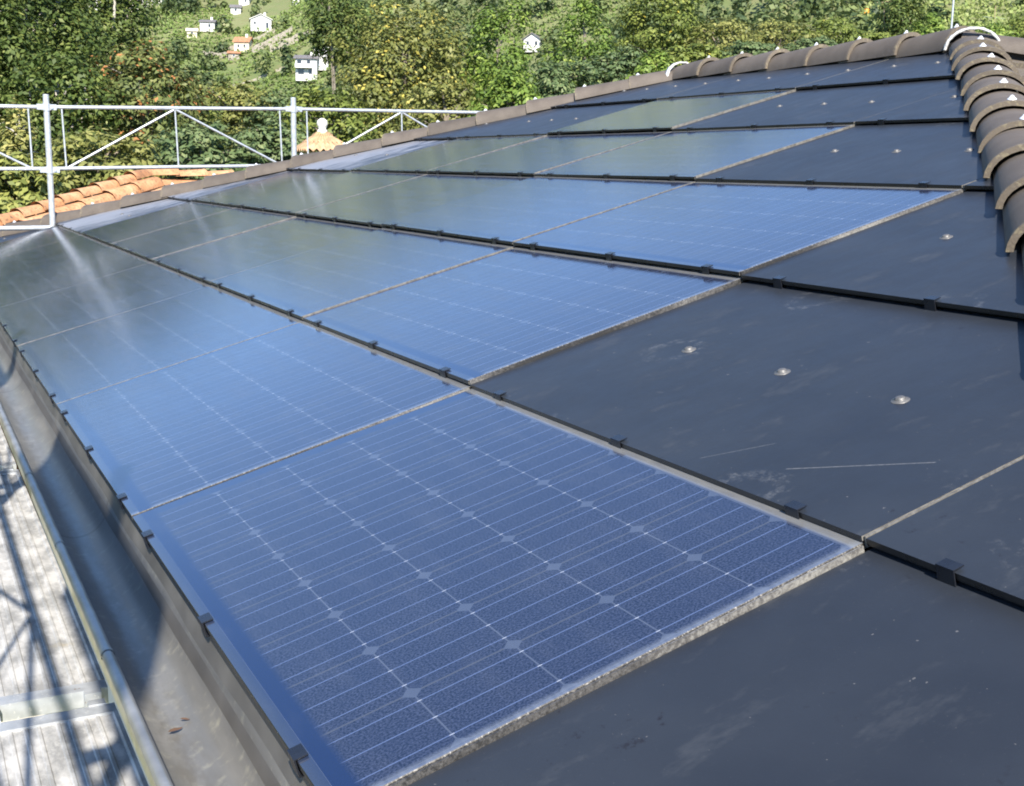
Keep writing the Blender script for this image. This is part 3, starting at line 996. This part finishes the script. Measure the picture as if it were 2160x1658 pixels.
def build_tower():
    h = empty('garden_tower', (5.22, 15.89, -8))
    tag(h, 'small pale tiled tower roof with white ball finial, right of the right scaffold post', 'tower')
    m = MB()
    top = Vector((0, 0, 9.24))
    cs = [Vector((a * .36, b * .36, 8.93)) for a, b in ((-1, -1), (1, -1), (1, 1), (-1, 1))]
    for i in range(4):
        p, q = cs[i], cs[(i + 1) % 4]
        n = 7
        for j in range(3):
            for k in range(n):
                t0, t1 = j / 3, min(1, (j + 1.1) / 3)
                a0, a1 = p.lerp(q, k / n), p.lerp(q, (k + 1) / n)
                lift = Vector((0, 0, .03))
                mid = (a0 + a1) / 2
                m.add([a0.lerp(top, t0), mid.lerp(top, t0) + lift * 1.6, a1.lerp(top, t0), a1.lerp(top, t1), mid.lerp(top, t1) + lift, a0.lerp(top, t1)], [(0, 1, 4, 5), (1, 2, 3, 4)], 0, True)
    m.add(cs, [(3, 2, 1, 0)])
    m.build('roof', MT['tan'], h)
    m = MB(); m.box((-.27, -.27, 0), (.27, .27, 8.93)); m.build('wall', MT['cream'], h)
    m = MB(); m.lathe([(.07, 9.19), (.075, 9.24), (.05, 9.26), (.065, 9.29), (.08, 9.33), (.07, 9.38), (.03, 9.41), (.0, 9.415)]); m.build('finial', MT['plaster'], h)
build_tower()

def build_mast():
    g = ground_z(15.45, 13.82)
    o = empty('antenna_mast', (15.45, 13.82, g))
    tag(o, 'thin pale antenna mast rising behind the ridge near the hip tiles', 'mast')
    m = MB(); m.tube((0, 0, 0), (-.07, 0, 4.6 - g), .022, .016, 10); m.build('pole', MT['galv'], o)
    m = MB(); m.box((-.2, -.2, 0), (.2, .2, .15)); m.build('foot', MT['stone'], o)
build_mast()

# ------------------------------------------------------------------ houses on the hillside
def hill_house(x, y, w, d, hgt, rise, rz, wall, roof, label, wins, ridge_x=False, over=.35, name='hill_house', balcony=False, chimney=False):
    z = ground_z(x, y)
    o = empty(name, (x, y, z - .8), (0, 0, R(rz)))
    tag(o, label, 'house')
    m = MB(); hw, hd = w / 2, d / 2
    H = hgt + .8
    if ridge_x:
        vs = [(-hw, -hd, 0), (hw, -hd, 0), (hw, hd, 0), (-hw, hd, 0), (-hw, -hd, H), (hw, -hd, H), (hw, hd, H), (-hw, hd, H), (-hw, 0, H + rise), (hw, 0, H + rise)]
        fs = [(0, 1, 5, 4), (2, 3, 7, 6), (1, 2, 6, 9, 5), (3, 0, 4, 8, 7)]
    else:
        vs = [(-hw, -hd, 0), (hw, -hd, 0), (hw, hd, 0), (-hw, hd, 0), (-hw, -hd, H), (hw, -hd, H), (hw, hd, H), (-hw, hd, H), (0, -hd, H + rise), (0, hd, H + rise)]
        fs = [(0, 1, 5, 8, 4), (2, 3, 7, 9, 6), (1, 2, 6, 5), (3, 0, 4, 7)]
    m.add(vs, fs); m.build('wall', MT[wall], o)
    m = MB(); t = .18
    e = over
    if ridge_x:
        s = rise / hd
        for sg in (-1, 1):
            q = [(-hw - e, sg * (hd + e), H - s * e), (hw + e, sg * (hd + e), H - s * e), (hw + e, 0, H + rise), (-hw - e, 0, H + rise)]
            q = [(a, b, c + .02) for a, b, c in q]; u = [(a, b, c + t) for a, b, c in q]
            m.add(q + u, [(0, 1, 2, 3), (4, 7, 6, 5), (0, 4, 5, 1), (1, 5, 6, 2), (3, 7, 4, 0)])
    else:
        s = rise / hw
        for sg in (-1, 1):
            q = [(sg * (hw + e), -hd - e, H - s * e), (sg * (hw + e), hd + e, H - s * e), (0, hd + e, H + rise), (0, -hd - e, H + rise)]
            q = [(a, b, c + .02) for a, b, c in q]; u = [(a, b, c + t) for a, b, c in q]
            m.add(q + u, [(0, 1, 2, 3), (4, 7, 6, 5), (0, 4, 5, 1), (1, 5, 6, 2), (3, 7, 4, 0)])
    r = m.build('roof', MT[roof], o)
    if chimney:
        m = MB(); m.box((hw * .3, -.3, H + rise * .3), (hw * .3 + .6, .3, H + rise + .9)); m.build('chimney', MT['plaster'], r)
    for (wx, wz, ww, wh) in wins:
        m = MB(); f = .08
        for lo, hi in (((wx - ww / 2 - f, -hd - .06, wz + .8 - f), (wx - ww / 2, -hd + .02, wz + .8 + wh + f)), ((wx + ww / 2, -hd - .06, wz + .8 - f), (wx + ww / 2 + f, -hd + .02, wz + .8 + wh + f)),
                       ((wx - ww / 2, -hd - .06, wz + .8 - f), (wx + ww / 2, -hd + .02, wz + .8)), ((wx - ww / 2, -hd - .06, wz + .8 + wh), (wx + ww / 2, -hd + .02, wz + .8 + wh + f))): m.box(lo, hi)
        fr = m.build('window', MT['plaster'], o)
        m = MB(); m.box((wx - ww / 2, -hd - .03, wz + .8), (wx + ww / 2, -hd + .01, wz + .8 + wh)); m.build('pane', MT['glass'], fr)
    if balcony:
        for bz in (hgt * .52,):
            m = MB(); m.box((-hw, -hd - 1.3, bz + .65), (hw * .6, -hd - .02, bz + .8)); m.box((-hw, -hd - 1.3, bz + .8), (hw * .6, -hd - 1.2, bz + 1.6)); m.build('balcony', MT['plaster'], o)
    return o

hill_house(90.5, 326.6, 5.4, 7, 2.3, 1.25, -14, 'plaster', 'plaster', 'white gable fronted house standing alone on the green slope', [(-1.6, 1.0, .5, .7), (1.6, .1, .6, 1.4)], chimney=True)
hill_house(79.4, 338.7, 3.9, 5, 1.7, .7, -22, 'plaster', 'slate', 'low white house with grey roof, left of the lone gable fronted house', [(.6, .4, .6, .8)], True, chimney=True)
hill_house(83.6, 318.3, 3.9, 4.0, 1.9, 1.2, -32, 'cream', 'roofred', 'small stone coloured house with an orange roof above the terrace walls', [(-.8, .5, .5, .7), (.8, .5, .5, .7)], True, chimney=True)
hill_house(80.6, 316.4, 2.8, 3.0, 1.0, .5, -20, 'stone', 'roofred', 'low annex with orange roof left of the small orange roofed house', [(0, .2, .5, .5)], True)
hill_house(90.2, 285.2, 5.0, 5.5, 4.4, .8, -24, 'plaster', 'slate', 'white two storey house with dark roof and balcony, left of the yellow leaved tree', [(-1.6, 3.1, 1.0, .9), (.6, 3.1, .8, .9), (-1.2, .7, 1.4, 1.3), (1.0, .8, .8, 1.1)], True, .5, 'hill_house', True, True)
hill_house(94.2, 286.0, 3.3, 5.5, 4.4, 1.3, -24, 'plaster', 'plaster', 'white gabled wing built against the right of the balcony house', [(.3, 2.8, .5, .7)])
hill_house(123.2, 231.5, 3.6, 5, 1.8, 1.2, -40, 'plaster', 'slate', 'white house half hidden between the two bright maples', [(-.9, .7, .5, .7), (.9, .7, .5, .7)])
hill_house(67.3, 368.1, 3.4, 4, 2.4, 1.0, -10, 'plaster', 'roofred', 'white house with red roof in the far cluster at the upper left', [(-.8, 1.2, .5, .7), (.8, 1.2, .5, .7)])
hill_house(72.6, 372.0, 3.2, 4, 1.9, .8, -24, 'plaster', 'slate', 'white house right of the red roofed one in the far cluster', [(-.6, .8, .5, .7)])
hill_house(64.2, 366.2, 2.4, 3, 3.0, .8, -16, 'cream', 'roofred', 'tall narrow cream house left of the red roofed one in the far cluster', [(0, 1.8, .5, .7)])
hill_house(90.4, 351.8, 2.8, 3, 1.5, .7, -18, 'plaster', 'slate', 'small white house up the slope behind the lone gable house, lower of two', [(0, .5, .6, .6)], True)
hill_house(95.2, 360.0, 3.0, 3, 1.5, .7, -25, 'plaster', 'plaster', 'whitish hut at the top edge, up the slope behind the lone gable house', [(.5, .5, .5, .6)], True)
hill_house(74.2, 335.6, 2.6, 2.6, 1.1, .6, -15, 'cream', 'cream', 'small cream hut at the wood edge, left of the low grey roofed house', [(0, .3, .5, .5)], True)
hill_house(56.0, 376.0, 4.0, 5, 2.6, 1.0, -12, 'plaster', 'slate', 'white house glimpsed high up through the tall dark trees', [(-.9, 1.4, .5, .7), (.9, 1.4, .5, .7)])
hill_house(44.8, 369.0, 4.2, 5, 2.4, 1.0, -8, 'plaster', 'roofred', 'white house glimpsed lower through the tall dark trees', [(-1, 1.2, .5, .7), (1, 1.2, .5, .7)])
hill_house(104.5, 340.0, 2.0, 3, 1.8, .6, -20, 'plaster', 'slate', 'tiny white shed on the slope right of the lone gable house', [(0, .6, .5, .6)])

def terrace_wall(x0, y0, x1, y1, hgt, label):
    n = 10
    m = MB(); c = Vector(((x0 + x1) / 2, (y0 + y1) / 2, 0)); c.z = ground_z(c.x, c.y)
    d = Vector((x1 - x0, y1 - y0, 0)).normalized(); nn = Vector((d.y, -d.x, 0))
    top, bot = [], []
    rr = random.Random(int(x0 * 10))
    for i in range(n + 1):
        p = Vector((x0 + (x1 - x0) * i / n, y0 + (y1 - y0) * i / n, 0)); p.z = ground_z(p.x, p.y)
        h = hgt * (1 + rr.uniform(-.18, .18))
        for off in (nn * .3, nn * -.3):
            top.append(p + off + Vector((0, 0, h)) - c); bot.append(p + off + Vector((0, 0, -.6)) - c)
    k = len(top); vs = top + bot; fs = []
    for i in range(n):
        a = 2 * i
        fs += [(a, a + 2, a + 3, a + 1), (k + a, a, a + 1, k + a + 1), (k + a, k + a + 2, a + 2, a), (a + 1, a + 3, k + a + 3, k + a + 1)]
    fs += [(2 * n, k + 2 * n, k + 2 * n + 1, 2 * n + 1)]
    m.add(vs, fs)
    tag(m.build('terrace_wall', MT['stone'], None, c), label, 'stone wall', 'pale stone terrace walls on the slope')
terrace_wall(84.5, 314.0, 95.0, 313.0, 1.7, 'pale stone terrace wall right of the small orange roofed house')
terrace_wall(74.0, 322.5, 82.0, 316.0, 1.2, 'pale stone terrace wall left of the small orange roofed house')
terrace_wall(80.0, 321.5, 92.5, 320.0, .9, 'thin stone terrace wall below the lone white gable house')
terrace_wall(88.0, 309.5, 98.0, 305.0, 1.6, 'broken stone terrace wall farther down to the right')
terrace_wall(72.0, 304.0, 88.0, 297.0, .5, 'low pale edge wall across the vineyard below the orange roofed house')

def pergola(x, y, rz):
    o = empty('pergola', (x, y, ground_z(x, y)), (0, 0, R(rz)))
    tag(o, 'small timber pergola with an orange barrel on the slope at the top right', 'pergola')
    for i in range(4):
        for d in (0, 1.6):
            m = MB(); m.box((i * 1.3 - .07, d - .07, -.4), (i * 1.3 + .07, d + .07, 2.1)); m.build('post', MT['wood'], o)
    m = MB()
    for d in (0, 1.6): m.box((-.4, d - .07, 2.1), (4.3, d + .07, 2.25))
    for i in range(8): m.box((-.2 + i * .6, -.4, 2.25), (-.1 + i * .6, 2.0, 2.33))
    m.build('beams', MT['wood'], o)
    return o
pergola(160.0, 169.3, -44)
m = MB(); m.lathe([(.0001, 0), (.45, 0), (.48, .1), (.5, .6), (.48, 1.2), (.45, 1.3), (.0001, 1.32)], n=18)
tag(m.build('barrel', MT['orange'], None, (158.2, 170.0, ground_z(158.2, 170.0) - .05)), 'orange plastic barrel standing left of the small pergola', 'barrel')
def vine_post(x, y, h, label):
    o = empty('vine_post', (x, y, ground_z(x, y)))
    m = MB(); m.tube((0, 0, -.3), (.05, 0, h), .07, .06, 8); m.build('stake', MT['wood'], o)
    m = MB(); m.box((-2.5, -.02, h * .45), (2.5, .02, h * .45 + .04)); m.build('wire', MT['galv'], o)
    tag(o, label, 'vine post')
vine_post(165.4, 147.4, 3.6, 'thin wooden vine post on the slope right of the antenna mast')

# ------------------------------------------------------------------ foliage
def quads_mesh(name, cen, nor, size, tint, mat, rs, aspect=1.7, stretch=None):
    n = len(cen)
    nor = nor / np.linalg.norm(nor, axis=1, keepdims=True)
    a = np.cross(nor, rs.normal(size=(n, 3))); a /= np.linalg.norm(a, axis=1, keepdims=True)
    b = np.cross(nor, a)
    L = size[:, None] * a * aspect * .5
    Wd = size[:, None] * b * .5
    fold = nor * size[:, None] * .12
    if stretch is not None:
        L, Wd, fold = L / stretch, Wd / stretch, fold / stretch
    v = np.stack([cen - L, cen - Wd * .9 + fold + L * .1, cen + L, cen + Wd * .9 + fold + L * .1], 1).reshape(-1, 3)
    me = bpy.data.meshes.new(name)
    me.vertices.add(4 * n); me.vertices.foreach_set('co', v.astype(np.float32).ravel())
    me.loops.add(4 * n); me.loops.foreach_set('vertex_index', np.arange(4 * n, dtype=np.int32))
    me.polygons.add(n); me.polygons.foreach_set('loop_start', np.arange(0, 4 * n, 4, dtype=np.int32))
    me.update(calc_edges=True)
    at = me.attributes.new('tint', 'FLOAT', 'FACE'); at.data.foreach_set('value', tint.astype(np.float32))
    me.materials.append(mat)
    return me

def crown(seed, kind, n_cl, squash, pointed, droop, w, h, leaf):
    """a crown of unit half-width and unit height (z 0..1 scaled later), leaves in separate sprays"""
    rs = np.random.RandomState(seed)
    per = max(40, 1150 * .785 * w * h * (.075 / leaf) ** 2 / n_cl)
    cs, rr = [], []
    tries = 0
    while len(cs) < n_cl and tries < 20000:
        tries += 1
        p = rs.uniform(-1, 1, 3)
        zz = (p[2] + 1) / 2
        lim = (1 - zz) ** .55 * 1.15 if pointed else math.sqrt(max(0, 1 - abs(p[2]) ** 2.4))
        d = math.hypot(p[0], p[1])
        lump = .80 + .28 * math.sin(3 * math.atan2(p[1], p[0]) + seed) * math.cos(2.6 * p[2] + seed * .7)
        if d > lim * lump: continue
        if d < lim * lump * .45 and abs(p[2]) < .6 and rs.rand() < .7: continue
        q = np.array([p[0], p[1], p[2]])
        if any(np.linalg.norm(q - c) < .17 for c in cs): continue
        cs.append(q); rr.append(rs.uniform(.15, .27))
    cs, rr = np.array(cs), np.array(rr)
    cen, nor, size, tint = [], [], [], []
    for c, r in zip(cs, rr):
        k = int(per * (r / .21) ** 2)
        d = rs.normal(size=(k, 3)); d /= np.linalg.norm(d, axis=1, keepdims=True)
        rad = r * rs.uniform(.25, 1.0, k) ** .6
        pp = c + d * rad[:, None] * np.array([1.15, 1.15, squash])
        pp[:, 2] -= droop * r * (np.abs(d[:, 0]) + np.abs(d[:, 1]))
        out = c / (np.linalg.norm(c) + .2)
        nn = d * .8 + out * .5 + np.array([0, 0, .45]) + rs.normal(size=(k, 3)) * .2
        base = rs.uniform(.3, .62)
        tt = np.clip(base + rs.normal(size=k) * .15, 0, .79)
        if kind in ('yellow', 'rust', 'green'):
            hot = rs.rand() < dict(yellow=.34, rust=.5, green=.06)[kind]
            if hot: tt = np.where(rs.rand(k) < dict(yellow=.16, rust=.2, green=.1)[kind], rs.uniform(.9, 1, k), tt)
        else: tt = np.where(rs.rand(k) < .06, rs.uniform(.8, 1, k), tt)
        cen.append(pp); nor.append(nn); size.append(leaf * rs.uniform(.65, 1.35, k)); tint.append(tt)
    me = quads_mesh(kind + '_crown', np.concatenate(cen), np.concatenate(nor), np.concatenate(size), np.concatenate(tint), LEAF[kind], rs, 1.7, np.array([w / 2, w / 2, h / 2]))
    return me, cs

# clumps, squash, pointed, droop
SPEC = dict(dark=(190, .75, 0, 0), green=(120, .75, 0, 0), maple=(120, .8, 1, 0), olive=(110, .7, 0, .2), bluish=(110, .55, 0, .5),
            rust=(120, .75, 0, .2), birch=(70, .9, 1, .6), pale=(85, .8, 0, .2), yellow=(180, .7, 0, .15))
def hash_kind(k): return sum(ord(c) for c in k) % 97

def make_tree(x, y, ztop, w, h, kind, label, var, rot, trunk_only_low=True):
    g = ground_z(x, y)
    dist = math.hypot(x - CAM[0], y - CAM[1])
    me, cs = crown(hash_kind(kind) + int(x * 13 + y * 7) % 5000, kind, *SPEC[kind], w, h, (.050 if kind == 'birch' else .062) + .0006 * dist)
    o = empty('tree', (x, y, g), (0, 0, rot))
    H = ztop - g
    c0 = H - h / 2
    cr = put('crown', me, o, (0, 0, c0)); cr.scale = (w / 2 * 1.08, w / 2 * 1.08, h / 2 * 1.04)
    m = MB()
    rr = random.Random(int(x * 100 + y))
    r0 = .06 + .022 * w
    pts = [Vector((0, 0, -.3))]
    for i in range(1, 7):
        t = i / 6
        pts.append(Vector((rr.gauss(0, .06) * t * w * .4, rr.gauss(0, .06) * t * w * .4, (H - h * .25) * t)))
    m.path(pts, [r0 * (1 - .13 * i) for i in range(7)], 9)
    if kind == 'dark':                                     # second and third stems
        for s in range(2):
            a = rr.uniform(0, 6.3)
            q = [pts[1] + Vector((0, 0, 0))] + [pts[1].lerp(Vector((math.cos(a) * w * .3, math.sin(a) * w * .3, H - h * .2)), t) + Vector((rr.gauss(0, .1), rr.gauss(0, .1), 0)) for t in (.35, .7, 1)]
            m.path(q, [r0 * .7, r0 * .6, r0 * .45, r0 * .25], 7)
    idx = list(range(len(cs))); rr.shuffle(idx)
    for i in idx[:22]:
        q = Vector((cs[i][0] * w / 2, cs[i][1] * w / 2, c0 + cs[i][2] * h / 2))
        zz = max(.15, min(.95, (q.z - .25 * w) / (H - h * .25)))
        k = min(5, int(zz * 6)); st = pts[k].lerp(pts[k + 1], zz * 6 - k)
        md = st.lerp(q, .5) + Vector((0, 0, .06 * w))
        m.path([st, md, q], [r0 * .34, r0 * .22, r0 * .07], 5)
    m.build('trunk', MT['birch' if kind == 'birch' or (kind == 'dark' and x < 8) else 'bark'], o)
    tag(o, label, 'tree', 'trees in front of the hillside')
    return o
TREES = [
    (3.21, 36.05, 7.28, 4.22, 7.84, 'dark', 'tall dark broadleaf tree at the far left with pale trunks showing through'),
    (5.84, 41.71, 8.2, 4.36, 7.5, 'dark', 'tall dark tree right of the leftmost tree, its crown cut off by the top edge'),
    (1.3, 34.34, 6.22, 4.0, 7.43, 'dark', 'dark tree mostly outside the left edge of the view'),
    (3.48, 31.46, 3.41, 2.75, 3.4, 'dark', 'lower dark tree in front of the tall leftmost trees'),
    (5.68, 32.11, 3.83, 3.24, 3.51, 'rust', 'rust speckled green tree right of the tall dark trees'),
    (1.73, 22.66, 2.19, 0.86, 2.48, 'birch', 'slender pale trunked birch just left of the leftmost scaffold post'),
    (7.19, 33.94, 2.65, 2.43, 2.71, 'green', 'round green bush tree right of the rust speckled tree'),
    (9.38, 37.49, 3.41, 3.01, 3.01, 'olive', 'olive green bush tree below the vineyard slope'),
    (10.24, 35.2, 3.05, 2.41, 2.56, 'bluish', 'blue green bush tree left of the white modern house'),
    (5.17, 23.16, 1.57, 2.28, 1.49, 'bluish', 'wide low blue green tree behind the centre of the scaffold railing'),
    (3.1, 22.54, 1.31, 2.48, 1.62, 'olive', 'wide olive shrub between the two scaffold posts, lower left'),
    (6.74, 23.78, 1.64, 1.75, 1.55, 'bluish', 'low dark blue green tree just left of the second scaffold post'),
    (1.35, 18.72, 0.87, 1.35, 1.19, 'pale', 'pale yellow green shrub at the foot of the birch'),
    (15.18, 37.43, 6.14, 4.86, 5.5, 'yellow', 'big round tree with yellow leaves scattered over its crown'),
    (19.56, 56.93, 8.9, 3.44, 3.07, 'dark', 'dark round tree behind the left shoulder of the yellow leaved tree'),
    (10.33, 30.99, 2.9, 2.56, 2.56, 'green', 'green tree with yellow tips under the white modern house'),
    (13.34, 29.81, 3.1, 2.7, 2.43, 'olive', 'olive tree in front of the gap between yellow tree and maple'),
    (18.96, 37.86, 6.71, 3.84, 5.24, 'maple', 'bright green maple with a pointed crown in the middle of the tree row'),
    (14.51, 28.11, 3.43, 2.09, 1.7, 'maple', 'small bright green tree in front of the pointed maple'),
    (22.58, 38.16, 6.94, 3.65, 4.74, 'maple', 'bright green maple right of the pointed one, half hiding a white house'),
    (18.04, 31.85, 4.14, 2.41, 1.96, 'bluish', 'grey green shrub tree under the white house between the maples'),
    (21.73, 34.25, 4.91, 2.5, 1.83, 'bluish', 'grey green shrub tree above the flat hip tiles'),
    (28.41, 41.45, 8.13, 4.33, 4.33, 'green', 'broad green tree above the second mortar seal of the ridge'),
    (21.65, 31.96, 4.5, 2.06, 1.43, 'maple', 'low bright green shrub touching the flat hip tiles'),
    (29.24, 38.62, 6.7, 3.37, 2.58, 'olive', 'olive tree above the first ridge tiles'),
    (24.41, 33.66, 5.02, 2.22, 1.36, 'green', 'low green shrub just behind the start of the ridge tiles'),
    (33.96, 41.26, 7.19, 4.14, 2.62, 'olive', 'broad olive tree above the middle ridge tiles'),
    (27.69, 34.92, 5.48, 2.19, 1.09, 'bluish', 'low grey green shrub behind the middle of the ridge'),
    (37.73, 41.96, 7.62, 3.45, 2.3, 'green', 'green tree left of the small pergola on the slope'),
    (32.01, 36.5, 6.06, 2.18, 1.19, 'bluish', 'low grey green shrub behind the right half of the ridge'),
    (54.98, 55.52, 11.53, 3.17, 4.13, 'dark', 'narrow dark tree right of the small pergola'),
    (40.53, 42.19, 7.2, 2.62, 1.19, 'green', 'low green shrub below the small pergola'),
    (43.54, 41.89, 8.22, 2.46, 1.97, 'maple', 'bright green shrub left of the thin antenna mast'),
    (51.11, 45.5, 8.89, 4.72, 1.94, 'maple', 'bright green shrub on the slope right of the antenna mast'),
    (56.49, 46.81, 9.89, 4.46, 2.97, 'green', 'green shrub at the right edge of the slope'),
    (28.69, 61.93, 8.96, 3.61, 4.44, 'bluish', 'grey green tree seen between the yellow tree and the pointed maple'),
]

for i, t in enumerate(TREES):
    make_tree(*t, var=i % 2, rot=(i * 2.399) % 6.283)

# ------------------------------------------------------------------ far wood and vineyards on the slope (nobody could count them)
def slope_wood():
    rs = np.random.RandomState(3)
    cen, nor, size, tint = [], [], [], []
    def clear(x, y):
        r = math.hypot(x, y); az = math.degrees(math.atan2(x, y))
        if 13.6 < az < 23 and 292 < r < 372: return rs.rand() < .85          # vineyard slope round the houses
        if 27 < az < 33 and r > 262: return True                  # terraces
        if az > 42.5 and 140 < r < 330: return rs.rand() < .9
        if 10.5 < az <= 13.6 and 320 < r < 360: return rs.rand() < .6
        return False
    HS = [(90.5, 326.6), (79.4, 338.7), (83, 318), (90, 285), (95, 286), (123, 231), (67, 368), (72, 372), (64, 366), (160, 169), (104, 340), (90, 352), (95, 360), (74, 335), (56, 376), (45, 369)]
    n = 0
    for _ in range(16000):
        az = R(rs.uniform(-22, 66)); r = math.sqrt(rs.uniform(95 ** 2, 760 ** 2))
        x, y = r * math.sin(az), r * math.cos(az)
        if r < lerp_table(FOOT, math.degrees(az)) - 70: continue
        keep = .34 if clear(x, y) else 1
        if r > 470: keep *= .45
        if rs.rand() > keep: continue
        d = Vector((x, y)).normalized()
        if any((x - a) ** 2 + (y - b) ** 2 < 4.6 ** 2 or (0 < (a - x) * d.x + (b - y) * d.y < 12 and abs((a - x) * d.y - (b - y) * d.x) < 2.6) for a, b in HS): continue
        z = ground_z(x, y)
        w = rs.uniform(1.6, 3.4); h = w * rs.uniform(1.0, 1.7)
        if keep < .6: w *= rs.uniform(.35, .8); h *= rs.uniform(.3, .7)
        k = 75 if r < 420 else 34
        dd = rs.normal(size=(k, 3)); dd /= np.linalg.norm(dd, axis=1, keepdims=True)
        lobes = rs.uniform(-.55, .55, (5, 3))
        li = rs.randint(0, 5, k)
        pp = np.array([x, y, z + h * .75]) + (lobes[li] + dd * rs.uniform(.25, .62, (k, 1))) * np.array([w, w, h])
        nn = dd + np.array([0, 0, .5]) + rs.normal(size=(k, 3)) * .3
        base = rs.uniform(.05, .75) ** 1.1
        cen.append(pp); nor.append(nn); size.append(rs.uniform(.55, 1.15, k) * (1 if r < 420 else 1.6)); tint.append(np.clip(base + rs.normal(size=k) * .13, 0, 1)); n += 1
    for _ in range(900):                                          # scrub under and between the trees near the house
        az = R(rs.uniform(-25, 68)); r = math.sqrt(rs.uniform(17 ** 2, 150 ** 2))
        x, y = r * math.sin(az), r * math.cos(az)
        if x < 9.8 and y < 11 or (x < 9 and y < 19): continue
        z = ground_z(x, y)
        w = rs.uniform(1.2, 2.6); h = min(rs.uniform(1.2, 3.2), 3.0)
        k = 110
        dd = rs.normal(size=(k, 3)); dd /= np.linalg.norm(dd, axis=1, keepdims=True)
        lobes = rs.uniform(-.55, .55, (5, 3)); li = rs.randint(0, 5, k)
        pp = np.array([x, y, z + h * .6]) + (lobes[li] + dd * rs.uniform(.25, .62, (k, 1))) * np.array([w, w, h])
        cen.append(pp); nor.append(dd + np.array([0, 0, .5]) + rs.normal(size=(k, 3)) * .3); size.append(rs.uniform(.25, .5, k)); tint.append(np.clip(rs.uniform(.1, .6) + rs.normal(size=k) * .13, 0, 1))
    me = quads_mesh('slope_wood', np.concatenate(cen), np.concatenate(nor), np.concatenate(size), np.concatenate(tint), LEAF['slope'], rs, 1.3)
    o = bpy.data.objects.new('woodland', me); C.objects.link(o)
    tag(o, 'mixed green woodland and scrub covering the hillside', 'woodland', kind='stuff')
LEAF['slope'] = leaf_material('slope_leaves', [(0, (.036, .062, .026)), (.35, (.090, .125, .045)), (.7, (.165, .205, .070)), (1, (.26, .25, .11))], .25)
slope_wood()

def vineyard():
    rs = np.random.RandomState(9)
    cen, nor, size, tint = [], [], [], []
    def rows(az0, az1, r0, r1, dr, da, h, t0):
        r = r0
        while r < r1:
            a = az0
            while a < az1:
                rr = r + 2.2 * math.sin(a * .9 + r * .05)
                x, y = rr * math.sin(R(a)), rr * math.cos(R(a))
                if rs.rand() < .92:
                    k = 14
                    pp = np.array([x, y, ground_z(x, y) + h * .5]) + rs.normal(size=(k, 3)) * np.array([.55, .40, h * .33])
                    cen.append(pp); nor.append(rs.normal(size=(k, 3)) + np.array([0, -.5, .7])); size.append(rs.uniform(.4, .8, k)); tint.append(np.clip(t0 + rs.normal(size=k) * .14, 0, 1))
                a += da
            r += dr
    rows(13.2, 19.5, 293, 312, 3.2, .20, 1.5, .45)
    rows(14.5, 21.5, 316, 345, 3.0, .19, 1.4, .55)
    rows(17, 23, 345, 385, 3.4, .19, 1.4, .5)
    rows(26.5, 33.5, 262, 360, 4.2, .22, 1.5, .5)
    rows(42.5, 56, 150, 330, 3.3, .26, 1.5, .85)
    rows(9.5, 14.2, 305, 372, 3.4, .20, 1.1, .5)
    me = quads_mesh('vine_rows', np.concatenate(cen), np.concatenate(nor), np.concatenate(size), np.concatenate(tint), LEAF['vine'], rs, 1.2)
    o = bpy.data.objects.new('vineyard', me); C.objects.link(o)
    tag(o, 'rows of green vines terracing the hillside', 'vineyard', kind='stuff')
LEAF['vine'] = leaf_material('vine_leaves', [(0, (.075, .12, .03)), (.5, (.17, .24, .06)), (1, (.31, .35, .12))], .3)
vineyard()
